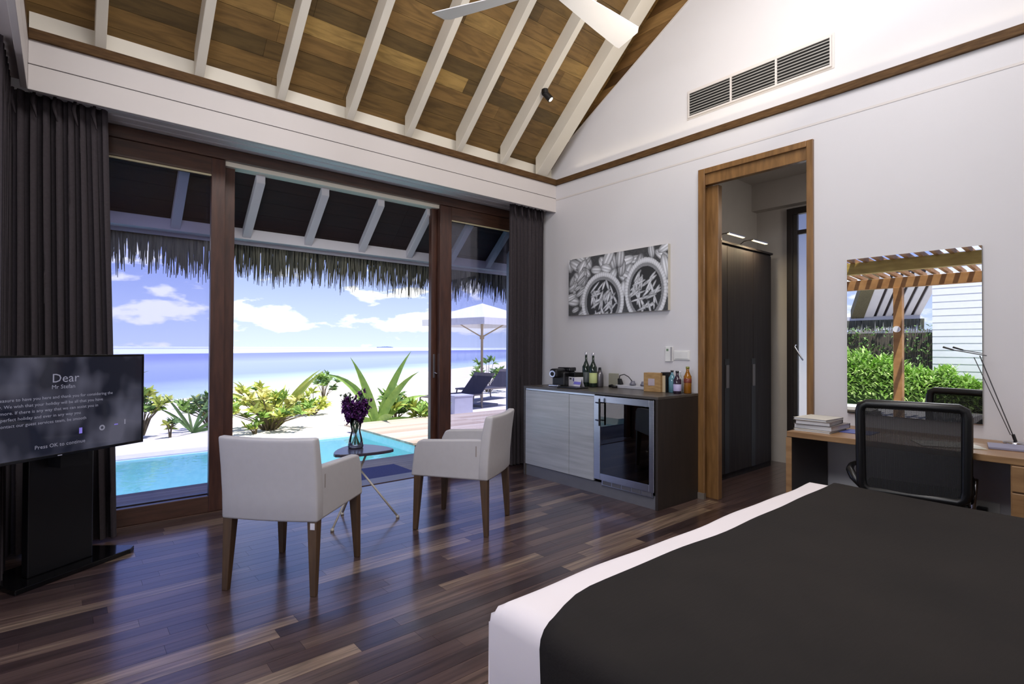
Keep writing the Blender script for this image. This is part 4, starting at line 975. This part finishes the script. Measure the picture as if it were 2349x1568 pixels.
B(-6, -.5, 3.95, 4.25, -.3, -.13).build('coping', mat('pale_coping', (214, 212, 220), .6), pl, bevel=.005)

pf = struct('platform')
PFM = plank_mat('sun_bleached_board', [(170, 150, 130), (190, 172, 152), (204, 190, 172)], .6, gs=(2, 40, 40), grain=.2, pos=(0, .5, 1))
pme = unit_box_mesh('platform_board', PFM)
y = 2.12
while y < 4.35:
    for x0, x1 in ((-.55, 1.4), (1.4, 3.4)):
        inst('deck_board', pme, pf, (x0, y, -.048), (x1-x0-.004, .116, .028))
    y += .12
B(-.45, 3.4, 2.13, 4.35, -.4, -.05).build('platform_frame', mat('platform_side', (120, 92, 74), .6), pf)

SAND = mat('white_sand', (236, 228, 212), .95, var=.03, scale=3, bump=.5)
sd = MB(); nxs, nys = 60, 60
def sand_z(x, y):
    s = -.592*x+.806*y
    b0 = -.155+.02*math.sin(x*1.3+1)*math.sin(y*1.1) if y > 4.4 else -.155
    return b0 if s < 6 else max(-2.2, b0-(s-6)*.0802)
gx = [-30+i*1.0 if False else (-60+120*(i/nxs)) for i in range(nxs+1)]
xs = sorted(set([-80, -50, -30, -20, -14, -10, -8, -7, -6]+[-5+.5*i for i in range(26)]+[9, 10, 12, 14, 17, 20, 25, 30, 40, 60, 90]))
ys = sorted(set([4.24, 4.5, 5, 5.5, 6, 6.5, 7, 7.5, 8, 9, 10, 12, 14, 17, 20, 24, 28, 33, 40, 50, 65, 90]))
for y in ys:
    for x in xs: sd.v.append((x, y, sand_z(x, y)))
for j in range(len(ys)-1):
    for i in range(len(xs)-1): a = j*len(xs)+i; sd.f.append((a, a+1, a+len(xs)+1, a+len(xs)))
sd.add([(3.4, -8, -.16), (90, -8, -.16), (90, 4.24, -.16), (3.4, 4.24, -.16)], [(0, 1, 2, 3)])
sd.add([(-80, -40, -.20), (-6, -40, -.20), (-6, 4.24, -.16), (-80, 4.24, -.16)], [(0, 1, 2, 3)])
so_ = sd.build('sand', SAND, None, smooth=False); tag(so_, kind='structure')

SE = bpy.data.materials.new('lagoon_water'); SE.use_nodes = True; t_ = SE.node_tree; n_ = t_.nodes; bs = n_['Principled BSDF']
gp = n_.new('ShaderNodeNewGeometry'); vm = n_.new('ShaderNodeVectorMath'); vm.operation = 'DOT_PRODUCT'; vm.inputs[1].default_value = (-.592, .806, 0); t_.links.new(gp.outputs['Position'], vm.inputs[0])
nzs = n_.new('ShaderNodeTexNoise'); nzs.inputs['Scale'].default_value = .03; nzs.inputs['Detail'].default_value = 4; mpn = n_.new('ShaderNodeMapping'); mpn.inputs['Scale'].default_value = (1, 2.5, 1); mpn.inputs['Rotation'].default_value = (0, 0, -.63); t_.links.new(gp.outputs['Position'], mpn.inputs[0]); t_.links.new(mpn.outputs[0], nzs.inputs[0])
def mth(op, a, b_, c_=None):
    q_ = n_.new('ShaderNodeMath'); q_.operation = op
    for i, v in enumerate((a, b_, c_)):
        if v is None: continue
        if isinstance(v, (int, float)): q_.inputs[i].default_value = v
        else: t_.links.new(v, q_.inputs[i])
    return q_.outputs[0]
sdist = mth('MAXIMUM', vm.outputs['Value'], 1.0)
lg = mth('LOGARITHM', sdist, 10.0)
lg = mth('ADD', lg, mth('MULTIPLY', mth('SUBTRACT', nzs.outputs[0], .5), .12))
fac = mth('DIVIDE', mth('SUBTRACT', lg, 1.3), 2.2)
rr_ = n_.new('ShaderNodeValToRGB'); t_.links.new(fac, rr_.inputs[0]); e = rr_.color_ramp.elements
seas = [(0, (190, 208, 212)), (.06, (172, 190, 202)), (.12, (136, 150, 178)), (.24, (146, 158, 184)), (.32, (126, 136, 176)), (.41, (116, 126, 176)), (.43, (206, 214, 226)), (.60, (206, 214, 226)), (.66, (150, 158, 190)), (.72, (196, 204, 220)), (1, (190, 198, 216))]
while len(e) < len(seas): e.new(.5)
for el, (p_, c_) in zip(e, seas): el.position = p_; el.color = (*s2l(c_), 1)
t_.links.new(rr_.outputs[0], bs.inputs['Base Color']); bs.inputs['Roughness'].default_value = .75; bs.inputs['Specular IOR Level'].default_value = .1
MB().add([(-4000, 10, -1.5), (4000, 10, -1.5), (4000, 5200, -1.5), (-4000, 5200, -1.5)], [(0, 1, 2, 3)]).build('sea', SE, None)
bpy.data.objects['sea']['kind'] = 'structure'
ils = MB(); 
for k in range(24):
    u0, u1 = k/24, (k+1)/24; ils.add([(1100+75*u0, 2250, -1.5), (1100+75*u1, 2250, -1.5), (1100+75*u1, 2250, -1.5+5*math.sin(PI*u1)**.5+rt.random()*1), (1100+75*u0, 2250, -1.5+5*math.sin(PI*u0)**.5+rt.random())], [(0, 1, 2, 3)])
ils.prism([(1105, 2251), (1170, 2251), (1170, 2280), (1105, 2280)], -1.5, 1.5)
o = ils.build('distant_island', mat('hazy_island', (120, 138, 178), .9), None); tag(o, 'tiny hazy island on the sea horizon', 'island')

# ---- plants
def leafmat(n, a, b_): return mat(n, a, .5, col2=b_, scale=9)
LG = leafmat('leaf_green', (160, 192, 92), (122, 160, 70)); LY = leafmat('leaf_yellow_green', (206, 208, 104), (172, 190, 80)); LD = leafmat('leaf_mid_green', (118, 150, 84), (88, 120, 66)); LYY = leafmat('leaf_yellow', (232, 222, 140), (206, 206, 112)); STB = mat('stem_brown', (104, 92, 66), .8)
for mm in (LG, LY, LD, LYY):
    bb = mm.node_tree.nodes['Principled BSDF']; bb.inputs['Subsurface Weight'].default_value = .0
def shrub(name, label, loc, H, R, nst, nl, mats, ll=.14, lw=.04, seed=1, rosette=True, cat='shrub', grp=None):
    r_ = random.Random(seed); t = thing(name, label, cat, loc, 0, grp); stm = MB(); lv = [MB() for _ in mats]
    for i in range(int(nst*1.7)):
        a = r_.random()*2*PI; rr = R*math.sqrt(r_.random()); h = H*r_.uniform(.35, 1)*(1-.35*(rr/R)**2)
        top = Vector((math.cos(a)*rr, math.sin(a)*rr, h)); mid = Vector((math.cos(a)*rr*.35, math.sin(a)*rr*.35, h*.5)); base = Vector((math.cos(a)*R*.08, math.sin(a)*R*.08, -.03))
        stm.tube([base, mid, top], [.012, .009, .005], 5)
        b_ = r_.choice(lv)
        for j in range(nl):
            an_ = j*2.4+r_.random(); el = r_.uniform(.0, 1.2); f_ = r_.uniform(.55, 1.0)
            c_ = mid.lerp(top, f_) if not rosette else mid.lerp(top, r_.uniform(.75, 1))
            b_.leaf(c_, (math.cos(an_)*math.cos(el), math.sin(an_)*math.cos(el), math.sin(el)), ll*r_.uniform(.7, 1.2), lw*1.15, .5, 4, .3, up=Vector((r_.uniform(-1, .6), r_.uniform(-1, .6), .8)), tip=.9)
    stm.build('stems', STB, t)
    for b_, mm in zip(lv, mats):
        if b_.v: tag(b_.build('foliage', mm, t, smooth=True), kind='stuff')
    return t
def palm(label, loc, spec, m_, name='young_palm', w=.11, up=Vector((-.55, -.75, .35))):
    t = thing(name, label, 'palm', loc)
    for (az, el, L, dr) in spec:
        MB().leaf((0, 0, -.02), (math.cos(az)*math.cos(el), math.sin(az)*math.cos(el), math.sin(el)), L, w, dr, 9, .35, up=up, tip=.75).build('frond', m_, t, smooth=True)
    return t
G0 = -.16
ri = math.atan2(-.6446, .7645)        # image-right direction in plan
palm('young coconut palm with broad arching green fronds behind the flower vase', (.25, 4.80, G0), [(ri+PI, 1.18, 1.55, 1.9), (ri+PI+.3, 1.32, 1.35, .9), (ri+.1, 1.28, 1.50, .8), (ri-.2, 1.15, 1.3, 1.1), (ri+.4, .9, 1.1, 1.2), (ri+1.2, .8, .9, .9), (ri+PI-.8, .9, .8, .8), (ri-1.0, .55, .9, .6), (ri, .35, .75, .4), (ri+PI+.2, .5, .6, .6)], LG, w=.16)
palm('yellow green young palm rising out of the shrub left of the vase', (-1.30, 5.55, G0), [(ri, 1.05, 1.35, .7), (ri+.15, 1.15, 1.3, .95), (ri+PI, .95, 1.2, 1.2), (ri+PI+.3, 1.1, 1.1, .9), (ri+1.6, 1.2, .9, .9), (ri-1.5, .9, .9, .8)], LY, w=.13)
shrub('beach_shrub', 'broad yellow green beach shrub on the sand left of the vase', (-1.45, 5.40, G0), .85, .75, 26, 13, [LY, LG, LYY], .17, .05, 3)
shrub('beach_shrub', 'green beach shrub just right of the brown door post', (-2.1, 6.6, G0), .7, .5, 12, 12, [LD, LG], .17, .05, 4)
shrub('beach_shrub', 'tall leafy beach shrub standing at the right edge of the television', (-3.13, 6.35, G0), 1.12, .36, 14, 13, [LD, LY, LG], .16, .06, 5)
shrub('beach_shrub', 'small rounded shrub on bare sand in the middle of the open doorway', (-.13, 7.0, G0), .62, .32, 9, 12, [LG, LY], .17, .05, 6)
shrub('beach_shrub', 'small distant shrub near the waterline behind the middle shrub', (1.45, 10.6, -.22), .85, .45, 9, 12, [LG, LD], .2, .06, 7)
shrub('beach_shrub', 'low bushy shrub at the foot of the young coconut palm', (.62, 4.85, G0), .66, .30, 12, 12, [LD, LG, LY], .22, .045, 8)
shrub('beach_shrub', 'spiky yellow green shrub at the edge of the wooden platform', (1.10, 4.62, G0), .40, .38, 12, 12, [LG, LY], .24, .05, 18)
shrub('beach_shrub', 'thin low seedling on the sand below the broad yellow green shrub', (-1.75, 5.05, G0), .3, .16, 4, 8, [LG, LY], .12, .04, 9)
shrub('beach_shrub', 'small seedling with yellow leaves beside the little palm', (-2.82, 5.75, G0), .34, .10, 3, 7, [LY, LD], .12, .05, 10)
palm('little green palm seen through the left glass panel', (-2.45, 6.1, G0), [(ri+PI, .8, .75, .7), (ri+PI+.2, 1.05, .8, .4), (ri, .95, .85, .5), (ri+.3, .6, .7, .6), (ri+1.3, 1.1, .7, .4), (ri-1.2, .9, .7, .5), (ri+PI-.5, .5, .6, .5), (ri, .3, .55, .5)], LD, w=.055)
shrub('beach_shrub', 'leafy green shrub close behind the little palm', (-1.95, 7.2, G0), .55, .4, 8, 12, [LG, LY], .17, .05, 11)
shrub('beach_shrub', 'green shrub behind the sun lounger at the right curtain', (6.3, 9.4, G0), 1.25, .7, 14, 12, [LG, LD], .22, .06, 13)

# ---- parasol, loungers, cube
um = thing('parasol', 'white square beach parasol on a wooden pole beyond the right door', 'parasol', (3.68, 6.24, G0), math.radians(10))
CAN = mat('white_canvas', (240, 240, 238), .8, var=.01); PW = mat('pale_pole_wood', (178, 160, 130), .6)
a = 1.02; ap = (0, 0, 2.49)
cm_ = MB(); cor = [(-a, -a, 2.08), (a, -a, 2.08), (a, a, 2.08), (-a, a, 2.08)]
cm_.add([ap]+cor, [(0, 1, 2), (0, 2, 3), (0, 3, 4), (0, 4, 1)]).add(cor+[(x, y, 1.93) for x, y, _ in cor], [(0, 4, 5, 1), (1, 5, 6, 2), (2, 6, 7, 3), (3, 7, 4, 0)])
cm_.build('canopy', CAN, um, solid=.006)
MB().tube([(0, 0, 0), (0, 0, 2.46)], .03, 12).build('pole', PW, um)
hb_ = MB().lathe([(.05, 1.62), (.055, 1.64), (.055, 1.7), (.04, 1.72)], n=14).build('hub', PW, um)
for x, y, z in cor: MB().tube([(0, 0, 1.67), (x*.62, y*.62, 2.19)], .016, 6).build('strut', PW, hb_)
B(-.28, .28, -.28, .28, 0, .06).build('base', mat('stone_base', (150, 148, 150), .8), um)
MESHG = mat('dark_grey_sling', (66, 64, 76), .8); ALU = mat('taupe_alu', (122, 114, 110), .4)
def lounger(label, loc, rot):
    t = thing('sun_lounger', label, 'sun lounger', loc, rot, 'sun loungers on the sand')
    for s in (0, .66): MB().tube([(0, s, .33), (1.32, s, .33)], .02, 8).build('side_rail', ALU, t)
    MB().tube([(0, 0, .33), (0, .66, .33)], .02, 8).build('foot_rail', ALU, t)
    B(.02, 1.25, .02, .64, .325, .34).build('seat', MESHG, t)
    lbk = MB().hexa([(1.25, 0, .32), (1.28, 0, .31), (1.28, .66, .31), (1.25, .66, .32), (1.72, 0, .80), (1.75, 0, .79), (1.75, .66, .79), (1.72, .66, .80)]).build('backrest', MESHG, t, bevel=.006)
    MB().hexa([(1.65, -.005, .735), (1.70, -.005, .73), (1.70, .665, .73), (1.65, .665, .735), (1.72, -.005, .815), (1.77, -.005, .80), (1.77, .665, .80), (1.72, .665, .815)]).build('headrest', ALU, lbk, bevel=.01)
    for x in (.05, 1.28):
        for y in (.0, .66): MB().tube([(x, y, .33), (x-.06 if x < .5 else x+.05, y, 0)], .018, 8).build('leg', ALU, t)
    return t
lounger('grey sun lounger with raised back behind the white cube', (2.02, 5.58, G0), math.radians(8))
lounger('grey sun lounger farther back, partly hidden by the right curtain', (3.9, 6.9, G0), math.radians(8))
cu = thing('side_cube', 'white cube side table on the sand beside the lounger', 'table', (2.25, 5.15, G0+.0))
B(-.23, .23, -.2, .2, 0, .40).build('body', mat('pale_cube', (206, 206, 222), .5), cu, bevel=.006); B(-.24, .24, -.21, .21, .40, .425).build('top', mat('pale_cube', (0, 0, 0)), cu, bevel=.004)

# ============================================================ OUTSIDE, LEFT (seen in the mirror)
tr_ = struct('terrace'); B(-10.2, XL-.12, -9, 3.9, -.15, -.03).build('terrace_slab', mat('white_terrace', (228, 224, 222), .8), tr_)
pg = thing('pergola', 'timber pergola with slatted top reflected in the mirror', 'pergola', (-7, -1.5, -.03))
PT = mat('pergola_timber', (176, 132, 80), .6, col2=(150, 106, 60), scale=4, stretch=(2, 1, 2)); PY = mat('pergola_beam', (196, 168, 88), .6, col2=(168, 140, 70), scale=4, stretch=(4, 1, 4))
B(-6.12, -5.98, -4.5, 1.2, 2.50, 2.69).build('beam', PY, pg, world=True, bevel=.005)
B(-7.62, -7.48, -4.5, 1.2, 2.36, 2.55).build('beam', PY, pg, world=True, bevel=.005) if False else B(-7.62, -7.5, -4.5, 1.2, 2.38, 2.56).build('beam', PT, pg, world=True, bevel=.005)
B(-7.62, -7.48, -1.345, -1.21, -.03, 2.38).build('post', PT, pg, world=True, bevel=.005)
B(-7.62, -7.48, -4.4, -4.26, -.03, 2.38).build('post', PT, pg, world=True)
B(-6.12, -5.98, -4.4, -4.26, -.03, 2.5).build('post', PT, pg, world=True)
B(-6.12, -5.98, .9, 1.04, -.03, 2.5).build('post', PT, pg, world=True)
y = -4.4
while y < 1.1:
    MB().hexa([(-7.9, y, 2.57), (-5.6, y, 2.70), (-5.6, y+.055, 2.70), (-7.9, y+.055, 2.57), (-7.9, y, 2.63), (-5.6, y, 2.78), (-5.6, y+.055, 2.78), (-7.9, y+.055, 2.63)]).build('slat', PT, pg, world=True); y += .185
ol = thing('outdoor_lamp', 'small round white lamp on the pergola post in the mirror', 'lamp', (-7.46, -1.275, 1.62))
MB().tube([(0, 0, 0), (.05, 0, 0)], .055, 18).build('globe', mat('lamp_white', (245, 245, 245), .3), ol)
nb = thing('boarded_house', 'white clapboard house wall reflected at the right of the mirror', 'building', (-11.2, -3, -.15))
CW = mat('white_clapboard', (232, 234, 240), .6, var=.02)
for i in range(28):
    z = -.15+i*.155
    MB().hexa([(-11.30, -7, z), (-11.0, -7, z), (-11.0, -1.06, z), (-11.30, -1.06, z), (-11.30, -7, z+.153), (-11.008, -7, z+.153), (-11.008, -1.06, z+.153), (-11.30, -1.06, z+.153)]).build('clapboard', CW, nb, world=True)
B(-11.28, -11.02, -6.98, -1.08, -.15, 4.1).build('core', mat('clapboard_shadow', (120, 126, 140), .8), nb, world=True)
fc = thing('reed_fence', 'dark reed fence overgrown with vines reflected in the mirror', 'fence', (-13.2, 1.5, -.15))
rb = MB()
for i in range(150): y = -.62-.4+i*.036; rb.box(-13.22, -13.19, y, y+.02, -.15, 1.78+rt.uniform(-.03, .03))
tag(rb.build('reeds', mat('grey_reed', (112, 104, 92), .9), fc, world=True), kind='stuff')
B(-13.26, -13.23, -1.0, 4.4, -.15, 1.7).build('screen', mat('dark_screen', (36, 44, 34), .9), fc, world=True)
vn = thing('climbing_vine', 'green vine climbing over the reed fence in the mirror', 'vine', (-13.1, 1.4, -.15))
vb = MB()
for i in range(2600):
    y = rt.uniform(-.9, 4.3); z = rt.uniform(-.1, 1.9)
    if math.sin(y*2.3+1)*.35+z*.55 > 1.05 and rt.random() < .7: continue
    vb.leaf((-13.12+rt.uniform(-.05, .12), y, z), (rt.uniform(.1, 1), rt.uniform(-1, 1), rt.uniform(-.6, .8)), rt.uniform(.07, .12), .06, .4, 3)
tag(vb.build('foliage', LD, vn, world=True), kind='stuff')
for k, (y0_, y1_, H_, lab) in enumerate(((-.55, 1.5, 1.25, 'bright green hedge left of the pergola post in the mirror'), (-1.6, -.55, .95, 'lower bright green hedge right of the pergola post in the mirror'), (-3.0, -1.6, .75, 'pale green hedge in front of the clapboard wall in the mirror'))):
    hg = thing('hedge', lab, 'hedge', (-10.35, (y0_+y1_)/2, -.15)); hb = [MB(), MB()]
    for i in range(int(2600*(y1_-y0_))):
        y = rt.uniform(y0_, y1_); x = rt.uniform(-.45, .35); z = H_*math.sqrt(rt.random())*(1-.5*(x/.5)**2)*(1+.08*math.sin(y*7)+.05*math.sin(y*17))
        hb[i % 2].leaf((-10.35+x, y, -.1+z), (rt.uniform(-.3, 1), rt.uniform(-1, 1), rt.uniform(-.1, 1.2)), rt.uniform(.09, .17), .05, .6, 3)
    tag(hb[0].build('foliage', leafmat('hedge_leaf', (176, 214, 104), (132, 182, 76)), hg, world=True), kind='stuff'); tag(hb[1].build('foliage', leafmat('hedge_leaf_pale', (212, 232, 162), (168, 206, 108)), hg, world=True), kind='stuff')
    B(-10.6, -10.25, y0_, y1_, -.15, H_*.55).build('branches', mat('hedge_core', (60, 84, 40), .9), hg, world=True)
hs = thing('thatched_house', 'neighbouring thatched roof with white rafters reflected in the mirror', 'building', (-15, 2, -.15))
yA, yB_ = .05, 5.0
B(-15.1, -15.0, yA, yB_, 2.14, 2.27).build('fascia', EW, hs, world=True)
dx, dy, dz = 1.9, -.95, 1.05      # the rafters climb towards the viewer and to the right
def para(y0, y1, zo, th, nm, mm, k=1.0):
    MB().hexa([(-15.05, y0, 2.25+zo), (-15.05+dx*k, y0+dy*k, 2.25+dz*k+zo), (-15.05+dx*k, y1+dy*k, 2.25+dz*k+zo), (-15.05, y1, 2.25+zo), (-15.05, y0, 2.25+zo+th), (-15.05+dx*k, y0+dy*k, 2.25+dz*k+zo+th), (-15.05+dx*k, y1+dy*k, 2.25+dz*k+zo+th), (-15.05, y1, 2.25+zo+th)]).build(nm, mm, hs, world=True)
para(yA, 1.25, .02, .05, 'soffit_boards', DKB)
for i in range(5): para(yA+.02+i*.235, yA+.02+i*.235+.15, -.03, .05, 'rafter', EW)
para(1.25, 1.5, -.05, .18, 'barge_board', EW)
para(1.5, 1.85, -.06, .30, 'thatch_roof', THM)
for i in range(3): MB().tube([(-15.05, yA+.5+i*2, -.15), (-15.05, yA+.5+i*2, 2.2)], .07, 8).build('post', EW, hs, world=True)
fb = MB()
for i in range(900):
    y = rt.uniform(yA-.1, 2.6); L = rt.uniform(.25, .42); x_ = -14.97+rt.uniform(-.06, .06)
    fb.add([(x_, y-.01, 2.15), (x_, y+.01, 2.15), (x_, y+.003, 2.2-L), (x_, y-.003, 2.2-L)], [(0, 1, 2, 3)])
tag(fb.build('thatch_fringe', THR2, hs, world=True), kind='stuff')
